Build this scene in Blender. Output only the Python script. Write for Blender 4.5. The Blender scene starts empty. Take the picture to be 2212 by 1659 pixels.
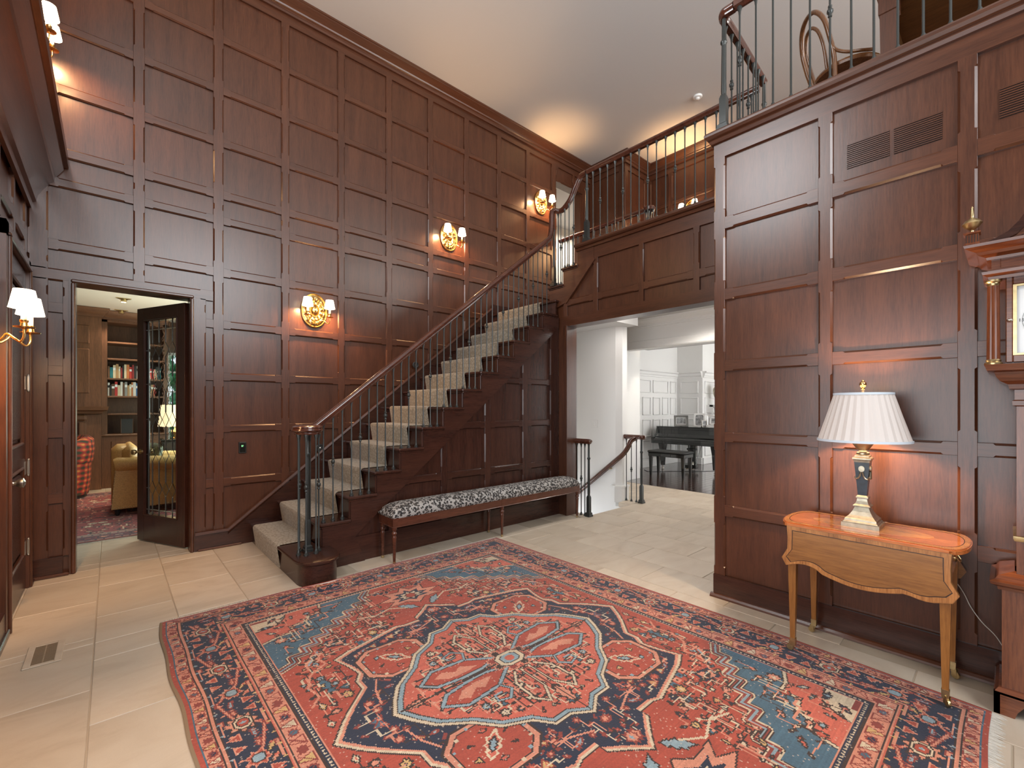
import bpy, bmesh, math, random
import numpy as np
from mathutils import Vector, Matrix
random.seed(7)
D = bpy.data
SC = bpy.context.scene
COL = SC.collection
PI = math.pi
# ------------------------------------------------------------------ camera
cam_d = D.cameras.new('camera'); cam = D.objects.new('camera', cam_d); COL.objects.link(cam)
SC.camera = cam
cam.location = (0, 0, 1.4)
cam.rotation_euler = (PI / 2, 0, math.atan2(-0.6672, 0.7449))
cam_d.sensor_width = 36.0
cam_d.lens = 36.0 * 966.6 / 2212.0
cam_d.shift_y = (878 - 829.5) / 2212.0
cam_d.clip_start = 0.05
# ------------------------------------------------------------------ world, exposure
W = D.worlds.new('world'); SC.world = W; W.use_nodes = True
bgn = W.node_tree.nodes['Background']
bgn.inputs['Color'].default_value = (0.80, 0.90, 1.0, 1); bgn.inputs['Strength'].default_value = 1.3
VS = SC.view_settings
SC.display_settings.display_device = 'sRGB'
VS.view_transform = 'Standard'; VS.look = 'None'; VS.gamma = 1.0; VS.use_curve_mapping = False
VS.exposure = 0.0
SC.cycles.max_bounces = 8; SC.cycles.diffuse_bounces = 5; SC.cycles.glossy_bounces = 4
SC.cycles.transmission_bounces = 6; SC.cycles.sample_clamp_indirect = 6.0
SC.cycles.caustics_reflective = False; SC.cycles.caustics_refractive = False
def area(name, loc, rot, sx, sy, power, col):
    l = D.lights.new(name, 'AREA'); l.shape = 'RECTANGLE'; l.size = sx; l.size_y = sy
    l.energy = power; l.color = col
    o = D.objects.new(name, l); COL.objects.link(o); o.location = loc; o.rotation_euler = rot
    return o
def point(name, loc, power, col, r=0.03):
    l = D.lights.new(name, 'POINT'); l.energy = power; l.color = col; l.shadow_soft_size = r
    o = D.objects.new(name, l); COL.objects.link(o); o.location = loc
    return o
def spot(name, loc, power, col, ang=90, r=0.05):
    l = D.lights.new(name, 'SPOT'); l.energy = power; l.color = col; l.shadow_soft_size = r
    l.spot_size = math.radians(ang); l.spot_blend = 0.6
    o = D.objects.new(name, l); COL.objects.link(o); o.location = loc
    return o
SCONCE_W = 30.0; LAMP_W = 46.0
DAY = (0.95, 0.98, 1.0); WARM = (1.0, 0.56, 0.25)
# daylight through the windows of the entrance front and an added window behind the camera
area('window_light_upper_front', (-0.46, 2.4, 4.7), (0, -PI / 2, 0), 1.5, 1.5, 95, DAY)
area('window_light_entry', (-0.46, 0.6, 1.35), (0, -PI / 2, 0), 2.2, 2.6, 60, DAY)
area('added_back_light', (1.5, -2.9, 4.4), (PI / 2, 0, 0), 3.0, 2.2, 260, DAY)  # light of an unseen window, added to brighten the stair hall
# music room and den daylight; the gallery and upper room lamps are added
area('window_light_music_room', (9.6, 2.35, 1.9), (-PI / 2, 0, 0), 2.6, 2.6, 260, DAY)
area('gallery_fill', (6.2, -2.7, 4.7), (PI / 2, 0, 0), 3.5, 1.7, 260, (1, 0.97, 0.92))  # added area lamp lifting the loft ceiling; the wall here has no window
area('window_light_den', (1.6, 8.2, 1.6), (0, PI / 2, 0), 1.6, 2.0, 70, (0.8, 1.0, 0.9))
area('upper_room_fill', (7.6, 6.2, 5.4), (0, 0, 0), 2.0, 1.0, 60, (1, .97, .92))  # added overhead lamp so the upper doorway reads pale; no window here

# ------------------------------------------------------------------ node materials
def nt(name):
    m = D.materials.new(name); m.use_nodes = True
    t = m.node_tree; b = t.nodes['Principled BSDF']
    return m, t, b
def nd(t, kind, **kw):
    n = t.nodes.new(kind)
    for k, v in kw.items():
        if k in n.inputs: n.inputs[k].default_value = v
        else: setattr(n, k, v)
    return n
def lk(t, a, ao, b, bi): t.links.new(a.outputs[ao], b.inputs[bi])
def ramp(t, stops):
    r = t.nodes.new('ShaderNodeValToRGB'); e = r.color_ramp.elements
    while len(e) < len(stops): e.new(0.5)
    for i, (p, c) in enumerate(stops):
        e[i].position = p; e[i].color = (*c, 1)
    return r
def plain(name, col, rough=0.5, metal=0.0, spec=0.5, coat=0.0, bump=0.0, bscale=60, var=0.0):
    m, t, b = nt(name)
    b.inputs['Base Color'].default_value = (*col, 1); b.inputs['Roughness'].default_value = rough
    b.inputs['Metallic'].default_value = metal; b.inputs['Specular IOR Level'].default_value = spec
    b.inputs['Coat Weight'].default_value = coat
    tc = nd(t, 'ShaderNodeTexCoord')
    if bump or var:
        n = nd(t, 'ShaderNodeTexNoise', Scale=bscale, Detail=4.0); lk(t, tc, 'Object', n, 'Vector')
        if bump:
            bp = nd(t, 'ShaderNodeBump', Strength=bump, Distance=0.01); lk(t, n, 'Fac', bp, 'Height'); lk(t, bp, 'Normal', b, 'Normal')
        if var:
            r = ramp(t, [(0.3, tuple(c * (1 - var) for c in col)), (0.7, tuple(min(1, c * (1 + var)) for c in col))])
            lk(t, n, 'Fac', r, 'Fac'); lk(t, r, 'Color', b, 'Base Color')
    return m
def wood(name, dark, light, axis='z', rough=0.36, scale=7.0, coat=0.0, stretch=14.0, spec=0.5, contrast=0.5):
    m, t, b = nt(name)
    tc = nd(t, 'ShaderNodeTexCoord'); oi = nd(t, 'ShaderNodeObjectInfo')
    sc = nd(t, 'ShaderNodeVectorMath', operation='SCALE'); sc.inputs['Scale'].default_value = 37.0
    cb = nd(t, 'ShaderNodeCombineXYZ')
    for i in ('X', 'Y', 'Z'): lk(t, oi, 'Random', cb, i)
    lk(t, cb, 'Vector', sc, 'Vector')
    ad = nd(t, 'ShaderNodeVectorMath', operation='ADD'); lk(t, tc, 'Object', ad, 0); lk(t, sc, 'Vector', ad, 1)
    mp = nd(t, 'ShaderNodeMapping')
    s = [stretch / 3] * 3; s['xyz'.index(axis)] = 0.35
    mp.inputs['Scale'].default_value = s
    lk(t, ad, 'Vector', mp, 'Vector')
    n1 = nd(t, 'ShaderNodeTexNoise', Scale=scale * 0.45, Detail=5.0, Roughness=0.6, Distortion=0.35); lk(t, mp, 'Vector', n1, 'Vector')
    n2 = nd(t, 'ShaderNodeTexNoise', Scale=scale * 4, Detail=4.0, Roughness=0.7); lk(t, mp, 'Vector', n2, 'Vector')
    mx = nd(t, 'ShaderNodeMath', operation='MULTIPLY_ADD'); lk(t, n2, 'Fac', mx, 0); mx.inputs[1].default_value = 0.75
    n1h = nd(t, 'ShaderNodeMath', operation='MULTIPLY'); lk(t, n1, 'Fac', n1h, 0); n1h.inputs[1].default_value = 0.7; lk(t, n1h, 'Value', mx, 2)
    lo, hi = 0.72 - contrast * 0.35, 0.72 + contrast * 0.35
    r = ramp(t, [(max(0, lo), dark), (min(1, hi), light)]); lk(t, mx, 'Value', r, 'Fac')
    br = nd(t, 'ShaderNodeHueSaturation'); lk(t, r, 'Color', br, 'Color')
    vv = nd(t, 'ShaderNodeMath', operation='MULTIPLY_ADD'); lk(t, oi, 'Random', vv, 0); vv.inputs[1].default_value = 0.14; vv.inputs[2].default_value = 0.93
    lk(t, vv, 'Value', br, 'Value'); lk(t, br, 'Color', b, 'Base Color')
    b.inputs['Roughness'].default_value = rough; b.inputs['Specular IOR Level'].default_value = spec
    b.inputs['Coat Weight'].default_value = coat; b.inputs['Coat Roughness'].default_value = 0.12 if coat != .35 else 0.30
    bp = nd(t, 'ShaderNodeBump', Strength=0.12, Distance=0.002); lk(t, n2, 'Fac', bp, 'Height'); lk(t, bp, 'Normal', b, 'Normal')
    return m
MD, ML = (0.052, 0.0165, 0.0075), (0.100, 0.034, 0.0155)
M = {}
for ax in 'xyz':
    M['w' + ax] = wood('mahogany_' + ax, MD, ML, ax, rough=0.30, spec=0.45, coat=0.35)
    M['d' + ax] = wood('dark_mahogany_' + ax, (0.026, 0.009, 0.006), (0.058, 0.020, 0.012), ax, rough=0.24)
    M['cl' + ax] = wood('clock_mahogany_' + ax, (0.085, 0.021, 0.008), (0.19, 0.056, 0.020), ax, rough=0.25, coat=0.3)
    M['st' + ax] = wood('satinwood_' + ax, (0.19, 0.070, 0.014), (0.33, 0.135, 0.031), ax, rough=0.28, coat=0.4, scale=6)
    M['b' + ax] = wood('bookcase_oak_' + ax, (0.085, 0.036, 0.017), (0.17, 0.075, 0.036), ax, rough=0.45)
M['cross'] = wood('crossband_walnut', (0.22, 0.08, 0.02), (0.46, 0.19, 0.055), 'z', rough=0.25, coat=0.4, scale=9)
M['inlay'] = plain('dark_inlay_line', (0.035, 0.015, 0.008), 0.3)
M['topwood'] = wood('table_top_mahogany', (0.33, 0.085, 0.022), (0.62, 0.20, 0.06), 'y', rough=0.12, coat=0.6, scale=8)
M['oval'] = wood('oval_veneer', (0.50, 0.18, 0.05), (0.72, 0.30, 0.09), 'y', rough=0.12, coat=0.6)
M['rail'] = wood('handrail_mahogany', (0.045, 0.014, 0.009), (0.115, 0.036, 0.020), 'x', rough=0.16, coat=0.5)
M['bent'] = wood('bentwood_beech', (0.085, 0.032, 0.012), (0.19, 0.078, 0.028), 'z', rough=0.25, coat=0.3)
M['benchwood'] = wood('bench_mahogany', (0.05, 0.015, 0.008), (0.12, 0.036, 0.018), 'x', rough=0.25, coat=0.3)
M['oldwood'] = wood('table_underside_pine', (0.10, 0.045, 0.012), (0.20, 0.095, 0.028), 'y', rough=0.5)
M['dfloor'] = wood('dark_floor_plank', (0.022, 0.010, 0.007), (0.055, 0.024, 0.015), 'x', rough=0.14, coat=0.5)
M['iron'] = plain('wrought_iron', (0.035, 0.038, 0.036), 0.34, metal=0.3, bump=0.05)
M['brass'] = plain('brass', (0.78, 0.50, 0.19), 0.22, metal=1.0)
M['brassold'] = plain('antique_brass', (0.55, 0.42, 0.22), 0.32, metal=1.0, var=0.2, bscale=30)
M['silver'] = plain('aged_silver_gilt', (0.33, 0.29, 0.22), 0.36, metal=0.9, var=0.2, bscale=40)
M['steel'] = plain('satin_nickel', (0.62, 0.58, 0.52), 0.3, metal=1.0)
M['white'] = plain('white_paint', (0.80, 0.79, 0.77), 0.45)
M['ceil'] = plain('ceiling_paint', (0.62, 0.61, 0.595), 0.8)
M['cream'] = plain('cream_plaster', (0.72, 0.66, 0.56), 0.7)
M['black'] = plain('black_lacquer', (0.012, 0.013, 0.012), 0.12, coat=0.6)
M['blackm'] = plain('black_matte', (0.015, 0.015, 0.015), 0.5)
M['navycol'] = plain('blue_black_enamel', (0.020, 0.032, 0.048), 0.3, var=0.3, bscale=30)
M['grout'] = plain('grout', (0.42, 0.34, 0.25), 0.9)
M['ivory'] = plain('ivory_candle', (0.85, 0.76, 0.62), 0.5)
M['lead'] = plain('lead_came', (0.35, 0.35, 0.34), 0.35, metal=0.9)
M['leather'] = plain('tan_leather', (0.56, 0.32, 0.105), 0.42, bump=0.25, bscale=90, var=0.15)
M['urn'] = plain('gilt_stoneware', (0.50, 0.45, 0.33), 0.4, var=0.3, bscale=20)
M['slot'] = plain('slot_shadow_display_black', (0.010, 0.006, 0.005), 0.7)  # near-black standing in for shadow in vent slots; also the thermostat display
M['mat'] = plain('picture_mount', (0.85, 0.85, 0.84), 0.6)
M['paper'] = plain('book_pages', (0.70, 0.62, 0.48), 0.8)
def emis(name, col, s, base=None):
    m, t, b = nt(name)
    b.inputs['Base Color'].default_value = (*(base or col), 1); b.inputs['Roughness'].default_value = 0.8
    b.inputs['Emission Color'].default_value = (*col, 1); b.inputs['Emission Strength'].default_value = s
    return m
M['shade'] = emis('lit_sconce_shade', (1.0, 0.80, 0.55), 7.0, (0.9, 0.88, 0.85))
M['shadeb'] = emis('lit_pleated_shade', (1.0, 0.78, 0.62), 0.13, (0.52, 0.48, 0.46))
M['shadetrim'] = plain('shade_ribbon', (0.60, 0.68, 0.76), 0.7)
M['denshade'] = emis('lit_den_lampshade', (1.0, 0.76, 0.46), 1.1, (0.9, 0.8, 0.6))
M['lamp'] = emis('lit_downlight', (1.0, 0.86, 0.66), 6.0)
M['led'] = emis('green_display', (0.25, 0.9, 0.35), 1.2)
def glass(name, rough=0.0, bump=0.0):
    m, t, b = nt(name)
    b.inputs['Base Color'].default_value = (0.97, 1, 0.98, 1); b.inputs['Roughness'].default_value = rough
    b.inputs['Transmission Weight'].default_value = 1.0; b.inputs['IOR'].default_value = 1.1
    if bump:
        tc = nd(t, 'ShaderNodeTexCoord'); n = nd(t, 'ShaderNodeTexNoise', Scale=22.0, Detail=1.0); lk(t, tc, 'Object', n, 'Vector')
        bp = nd(t, 'ShaderNodeBump', Strength=bump, Distance=0.01); lk(t, n, 'Fac', bp, 'Height'); lk(t, bp, 'Normal', b, 'Normal')
    return m
M['glass'] = glass('wavy_leaded_glass', 0.0, 0.10)
M['bevelglass'] = glass('bevelled_glass', 0.0, 0.0); M['bevelglass'].node_tree.nodes['Principled BSDF'].inputs['IOR'].default_value = 1.4
def stone():
    m, t, b = nt('limestone_tile')
    tc = nd(t, 'ShaderNodeTexCoord'); oi = nd(t, 'ShaderNodeObjectInfo')
    cb = nd(t, 'ShaderNodeCombineXYZ')
    for i in ('X', 'Y', 'Z'): lk(t, oi, 'Random', cb, i)
    sc = nd(t, 'ShaderNodeVectorMath', operation='SCALE'); sc.inputs['Scale'].default_value = 53.0; lk(t, cb, 'Vector', sc, 'Vector')
    ad = nd(t, 'ShaderNodeVectorMath', operation='ADD'); lk(t, tc, 'Object', ad, 0); lk(t, sc, 'Vector', ad, 1)
    mp = nd(t, 'ShaderNodeMapping'); mp.inputs['Scale'].default_value = (1.0, 2.6, 2.0); mp.inputs['Rotation'].default_value = (0, 0, 0.5)
    lk(t, ad, 'Vector', mp, 'Vector')
    n1 = nd(t, 'ShaderNodeTexNoise', Scale=1.6, Detail=6.0, Roughness=0.6, Distortion=1.2); lk(t, mp, 'Vector', n1, 'Vector')
    n2 = nd(t, 'ShaderNodeTexNoise', Scale=90.0, Detail=3.0); lk(t, tc, 'Object', n2, 'Vector')
    r = ramp(t, [(0.25, (0.45, 0.36, 0.265)), (0.5, (0.55, 0.455, 0.35)), (0.75, (0.60, 0.515, 0.41))]); lk(t, n1, 'Fac', r, 'Fac')
    hs = nd(t, 'ShaderNodeHueSaturation'); lk(t, r, 'Color', hs, 'Color')
    vv = nd(t, 'ShaderNodeMath', operation='MULTIPLY_ADD'); lk(t, oi, 'Random', vv, 0); vv.inputs[1].default_value = 0.16; vv.inputs[2].default_value = 0.92
    lk(t, vv, 'Value', hs, 'Value'); lk(t, hs, 'Color', b, 'Base Color')
    b.inputs['Roughness'].default_value = 0.42
    bp = nd(t, 'ShaderNodeBump', Strength=0.15, Distance=0.004); lk(t, n2, 'Fac', bp, 'Height'); lk(t, bp, 'Normal', b, 'Normal')
    return m
M['stone'] = stone()
def carpetmat():
    m, t, b = nt('patterned_stair_carpet')
    tc = nd(t, 'ShaderNodeTexCoord')
    v = nd(t, 'ShaderNodeTexVoronoi', Scale=26.0, feature='DISTANCE_TO_EDGE'); lk(t, tc, 'Object', v, 'Vector')
    r = ramp(t, [(0.0, (0.28, 0.235, 0.17)), (0.10, (0.28, 0.235, 0.17)), (0.16, (0.40, 0.35, 0.275))]); lk(t, v, 'Distance', r, 'Fac')
    n = nd(t, 'ShaderNodeTexNoise', Scale=260.0, Detail=2.0); lk(t, tc, 'Object', n, 'Vector')
    mx = nd(t, 'ShaderNodeMix', data_type='RGBA', blend_type='MULTIPLY'); mx.inputs[0].default_value = 0.35
    lk(t, r, 'Color', mx, 6); lk(t, n, 'Fac', mx, 7); lk(t, mx, 2, b, 'Base Color')
    b.inputs['Roughness'].default_value = 0.95; b.inputs['Sheen Weight'].default_value = 0.2
    bp = nd(t, 'ShaderNodeBump', Strength=0.5, Distance=0.004); lk(t, n, 'Fac', bp, 'Height'); lk(t, bp, 'Normal', b, 'Normal')
    return m
M['carpet'] = carpetmat()
def leopard():
    m, t, b = nt('leopard_print_fabric')
    tc = nd(t, 'ShaderNodeTexCoord')
    nz = nd(t, 'ShaderNodeTexNoise', Scale=40.0, Detail=2.0); lk(t, tc, 'Object', nz, 'Vector')
    mxv = nd(t, 'ShaderNodeMix', data_type='RGBA'); mxv.inputs[0].default_value = 0.018
    lk(t, tc, 'Object', mxv, 6); lk(t, nz, 'Color', mxv, 7)
    v = nd(t, 'ShaderNodeTexVoronoi', Scale=44.0); lk(t, mxv, 2, v, 'Vector')
    n2 = nd(t, 'ShaderNodeTexNoise', Scale=95.0, Detail=1.0); lk(t, tc, 'Object', n2, 'Vector')
    sm = nd(t, 'ShaderNodeMath', operation='MULTIPLY_ADD'); lk(t, n2, 'Fac', sm, 0); sm.inputs[1].default_value = 0.35; lk(t, v, 'Distance', sm, 2)
    r = ramp(t, [(0.0, (0.17, 0.13, 0.10)), (0.36, (0.20, 0.16, 0.13)), (0.40, (0.012, 0.010, 0.010)), (0.68, (0.012, 0.010, 0.010)), (0.75, (0.36, 0.335, 0.31))])
    lk(t, sm, 'Value', r, 'Fac'); lk(t, r, 'Color', b, 'Base Color'); b.inputs['Roughness'].default_value = 0.75
    return m
M['leopard'] = leopard()
def plaid():
    m, t, b = nt('red_plaid_fabric')
    tc = nd(t, 'ShaderNodeTexCoord')
    def band(dr, sc):
        w = nd(t, 'ShaderNodeTexWave', Scale=sc, wave_type='BANDS', bands_direction=dr, wave_profile='SIN'); lk(t, tc, 'Object', w, 'Vector'); return w
    a, c = band('Z', 4.0), band('Y', 4.0)
    ad = nd(t, 'ShaderNodeMath', operation='ADD'); lk(t, a, 'Fac', ad, 0); lk(t, c, 'Fac', ad, 1)
    hl = nd(t, 'ShaderNodeMath', operation='MULTIPLY'); lk(t, ad, 'Value', hl, 0); hl.inputs[1].default_value = 0.5
    r = ramp(t, [(0.15, (0.03, 0.035, 0.02)), (0.45, (0.20, 0.03, 0.02)), (0.8, (0.42, 0.05, 0.03)), (0.95, (0.45, 0.22, 0.05))])
    lk(t, hl, 'Value', r, 'Fac'); lk(t, r, 'Color', b, 'Base Color'); b.inputs['Roughness'].default_value = 0.9
    return m
M['plaid'] = plaid()
def foliage():
    m, t, b = nt('sunlit_hedge_leaf')
    tc = nd(t, 'ShaderNodeTexCoord'); n = nd(t, 'ShaderNodeTexNoise', Scale=9.0, Detail=5.0); lk(t, tc, 'Object', n, 'Vector')
    r = ramp(t, [(0.3, (0.02, 0.16, 0.06)), (0.55, (0.10, 0.45, 0.20)), (0.75, (0.35, 0.75, 0.45))]); lk(t, n, 'Fac', r, 'Fac')
    lk(t, r, 'Color', b, 'Base Color'); b.inputs['Roughness'].default_value = 0.6
    return m
M['leaf'] = foliage()
def attrmat(name, rough=0.95, bump=0.4):
    m, t, b = nt(name)
    a = nd(t, 'ShaderNodeAttribute'); a.attribute_name = 'knot'
    tc = nd(t, 'ShaderNodeTexCoord'); n = nd(t, 'ShaderNodeTexNoise', Scale=150.0, Detail=2.0); lk(t, tc, 'Object', n, 'Vector')
    n3 = nd(t, 'ShaderNodeTexNoise', Scale=5.0, Detail=3.0); lk(t, tc, 'Object', n3, 'Vector')
    hs = nd(t, 'ShaderNodeHueSaturation'); lk(t, a, 'Color', hs, 'Color')
    vv = nd(t, 'ShaderNodeMath', operation='MULTIPLY_ADD'); lk(t, n3, 'Fac', vv, 0); vv.inputs[1].default_value = 0.5; vv.inputs[2].default_value = 0.75
    lk(t, vv, 'Value', hs, 'Value'); lk(t, hs, 'Color', b, 'Base Color')
    b.inputs['Roughness'].default_value = rough; b.inputs['Sheen Weight'].default_value = 0.15
    bp = nd(t, 'ShaderNodeBump', Strength=bump, Distance=0.003); lk(t, n, 'Fac', bp, 'Height'); lk(t, bp, 'Normal', b, 'Normal')
    return m
M['rug'] = attrmat('knotted_wool_pile')
M['fringe'] = plain('cotton_fringe', (0.66, 0.62, 0.55), 0.9)
M['selvage'] = plain('brown_selvage', (0.22, 0.15, 0.09), 0.9)

# ------------------------------------------------------------------ mesh builder
class MB:
    def __init__(s): s.v = []; s.f = []
    def add(s, vs, fs):
        o = len(s.v); s.v += [tuple(p) for p in vs]; s.f += [tuple(i + o for i in f) for f in fs]; return s
    def box(s, x0, x1, y0, y1, z0, z1):
        return s.add([(x, y, z) for z in (z0, z1) for y in (y0, y1) for x in (x0, x1)],
                     [(0, 2, 3, 1), (4, 5, 7, 6), (0, 1, 5, 4), (2, 6, 7, 3), (0, 4, 6, 2), (1, 3, 7, 5)])
    def cbox(s, x0, x1, y0, y1, z0, z1, c=0.004):
        X, Y, Z = (x0, x1), (y0, y1), (z0, z1); vs = []; ix = {}
        for i in (0, 1):
            for j in (0, 1):
                for k in (0, 1):
                    p = [X[i], Y[j], Z[k]]; q = [c if b == 0 else -c for b in (i, j, k)]
                    for a in range(3):
                        r = [p[n] + (q[n] if n != a else 0) for n in range(3)]
                        ix[i, j, k, a] = len(vs); vs.append(r)
        fs = []
        for a in range(3):
            b, d = (a + 1) % 3, (a + 2) % 3
            for e in (0, 1):
                f = []
                for (m, n) in ((0, 0), (1, 0), (1, 1), (0, 1)):
                    t = [0, 0, 0]; t[a] = e; t[b] = m; t[d] = n; f.append(ix[(*t, a)])
                fs.append(f if e else f[::-1])
            for m in (0, 1):
                for n in (0, 1):
                    t0 = [0, 0, 0]; t0[b] = m; t0[d] = n; t1 = list(t0); t1[a] = 1
                    f = [ix[(*t0, b)], ix[(*t1, b)], ix[(*t1, d)], ix[(*t0, d)]]
                    fs.append(f if (m == n) else f[::-1])
        for i in (0, 1):
            for j in (0, 1):
                for k in (0, 1):
                    f = [ix[i, j, k, a] for a in range(3)]
                    fs.append(f if (i + j + k) % 2 else f[::-1])
        return s.add(vs, fs)
    def prism(s, poly, a, b, axis='y'):
        n = len(poly)
        def P(u, w, t): return {'y': (u, t, w), 'x': (t, u, w), 'z': (u, w, t)}[axis]
        return s.add([P(u, w, a) for u, w in poly] + [P(u, w, b) for u, w in poly],
                     [tuple(range(n))[::-1], tuple(range(n, 2 * n))] + [(i, (i + 1) % n, n + (i + 1) % n, n + i) for i in range(n)])
    def lathe(s, prof, cx=0, cy=0, n=16, cap=True, z=0, rad=None):
        vs = []; m = len(prof)
        for r, h in prof:
            for k in range(n):
                a = 2 * PI * k / n; rr = r * (rad(k / n, h) if rad else 1)
                vs.append((cx + rr * math.cos(a), cy + rr * math.sin(a), z + h))
        fs = [(i * n + k, i * n + (k + 1) % n, (i + 1) * n + (k + 1) % n, (i + 1) * n + k) for i in range(m - 1) for k in range(n)]
        if cap: fs += [tuple(range(n))[::-1], tuple(range((m - 1) * n, m * n))]
        return s.add(vs, fs)
    def sqlathe(s, prof, cx=0, cy=0, z=0):
        vs = []; m = len(prof)
        for r, h in prof: vs += [(cx + a * r, cy + b * r, z + h) for a, b in ((-1, -1), (1, -1), (1, 1), (-1, 1))]
        fs = [(i * 4 + k, i * 4 + (k + 1) % 4, (i + 1) * 4 + (k + 1) % 4, (i + 1) * 4 + k) for i in range(m - 1) for k in range(4)]
        return s.add(vs, fs + [(3, 2, 1, 0), tuple(range((m - 1) * 4, m * 4))])
    def sweep(s, prof, path, closed=False, scale=None, side0=None, mitre=False):
        P = [Vector(p) for p in path]; n = len(P); k = len(prof); vs = []; side = Vector(side0) if side0 else None
        for i in range(n):
            if closed: t = P[(i + 1) % n] - P[i - 1]
            else: t = P[min(i + 1, n - 1)] - P[max(i - 1, 0)]
            if not closed and 0 < i < n - 1: t = (P[i + 1] - P[i]).normalized() + (P[i] - P[i - 1]).normalized()
            t.normalize()
            if mitre: side = t.cross(Vector((0, 0, 1)))
            if side is None:
                side = t.cross(Vector((0, 0, 1)))
                if side.length < 0.05: side = Vector((1, 0, 0))
            side = side - t * side.dot(t); side.normalize()
            up = side.cross(t)
            q = scale[i] if scale else 1; k2 = 1
            if 0 < i < n - 1 and mitre:
                d0 = (P[i] - P[i - 1]).normalized(); d1 = (P[i + 1] - P[i]).normalized()
                k2 = 1 / max(.4, math.sqrt((1 + d0.dot(d1)) / 2))
            vs += [P[i] + side * (a * q * k2) + up * (b * q) for a, b in prof]
        m = n if closed else n - 1
        fs = [(i * k + j, i * k + (j + 1) % k, ((i + 1) % n) * k + (j + 1) % k, ((i + 1) % n) * k + j) for i in range(m) for j in range(k)]
        if not closed: fs += [tuple(range(k))[::-1], tuple(range((n - 1) * k, n * k))]
        return s.add(vs, fs)
    def tube(s, path, r, n=8, closed=False, scale=None):
        return s.sweep([(r * math.cos(2 * PI * i / n), r * math.sin(2 * PI * i / n)) for i in range(n)], path, closed, scale)
    def ball(s, c, r, n=12, m=8, sz=1.0):
        return s.lathe([(max(0.0004, r * math.sin(PI * i / m)), -r * sz * math.cos(PI * i / m)) for i in range(m + 1)], c[0], c[1], n, True, c[2])
    def mesh(s, name, smooth=35, recalc=True, off=None):
        vs = s.v if off is None else [(p[0] - off[0], p[1] - off[1], p[2] - off[2]) for p in s.v]
        me = D.meshes.new(name); me.from_pydata(vs, [], s.f)
        if recalc:
            bm = bmesh.new(); bm.from_mesh(me); bmesh.ops.recalc_face_normals(bm, faces=bm.faces); bm.to_mesh(me); bm.free()
        if smooth:
            me.polygons.foreach_set('use_smooth', [True] * len(me.polygons)); me.set_sharp_from_angle(angle=math.radians(smooth))
        return me
    def build(s, name, mat, parent=None, smooth=35, off=None, loc=None, rot=None, recalc=True):
        return put(name, s.mesh(name, smooth, recalc, off), mat, parent, loc, rot)
def put(name, me, mat, parent=None, loc=None, rot=None):
    if mat is not None and not me.materials: me.materials.append(M[mat] if isinstance(mat, str) else mat)
    o = D.objects.new(name, me); COL.objects.link(o)
    if parent is not None: o.parent = parent
    if loc is not None: o.location = loc
    if rot is not None: o.rotation_euler = rot
    return o
def tag(o, label, cat, group=None):
    o['label'] = label; o['category'] = cat
    if group: o['group'] = group
    return o
def thing(name, label, cat, loc=(0, 0, 0), rz=0, group=None):
    o = D.objects.new(name, None); COL.objects.link(o); o.location = loc; o.rotation_euler = (0, 0, rz); o.empty_display_size = 0.1
    return tag(o, label, cat, group)
def struct(o): o['kind'] = 'structure'; return o
def stuff(o): o['kind'] = 'stuff'; return o
def kids(o): return [c for c in D.objects if c.parent is o]
def dup(o, loc, rz, label, parent=None):
    cs = kids(o); c = o.copy(); COL.objects.link(c)
    if parent is not None: c.parent = parent
    else:
        c.location = loc; c.rotation_euler = (0, 0, rz); c['label'] = label
    for k in cs: dup(k, None, None, None, c)
    return c
def smoothpath(pts, n=6):
    P = [Vector(p) for p in pts]; P = [2 * P[0] - P[1]] + P + [2 * P[-1] - P[-2]]; out = []
    for i in range(1, len(P) - 2):
        for j in range(n):
            t = j / n; a, b, c, d = P[i - 1:i + 3]
            out.append(0.5 * (2 * b + (c - a) * t + (2 * a - 5 * b + 4 * c - d) * t * t + (3 * b - a - 3 * c + d) * t ** 3))
    out.append(P[-2]); return out
# chamfered bars of the panelling (stop chamfers between the joints); local frame: x along, z up, -y towards the room
_mc = {}
def bar_mesh(L, w, p, c, stops, axis):
    key = (round(L, 3), round(w, 3), round(p, 3), c, tuple((round(a, 3), round(b, 3)) for a, b in stops), axis)
    if key in _mc: return _mc[key]
    sec = [(0, 0.0015)]
    for a, b in stops:
        if b - a > 0.05: sec += [(a, 0.0015), (a + 0.008, c), (b - 0.008, c), (b, 0.0015)]
    sec.append((L, 0.0015)); mb = MB(); vs = []
    for t, q in sec:
        for a, d in ((-w / 2, 0), (-w / 2, q - p), (q - w / 2, -p), (w / 2 - q, -p), (w / 2, q - p), (w / 2, 0)):
            vs.append((t, d, a) if axis == 'x' else (a, d, t))
    n = len(sec)
    fs = [(i * 6 + j, i * 6 + j + 1, (i + 1) * 6 + j + 1, (i + 1) * 6 + j) for i in range(n - 1) for j in range(5)]
    fs += [(0, 1, 2, 3, 4, 5), tuple(range((n - 1) * 6, n * 6))[::-1]]
    mb.add(vs, fs); me = mb.mesh('rail' if axis == 'x' else 'stile', smooth=0); _mc[key] = me
    return me
def panel_mesh(w, h):
    key = ('p', round(w, 3), round(h, 3))
    if key not in _mc: _mc[key] = MB().box(-w / 2, w / 2, -0.006, 0.004, -h / 2, h / 2).mesh('panel', smooth=0)
    return _mc[key]
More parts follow.
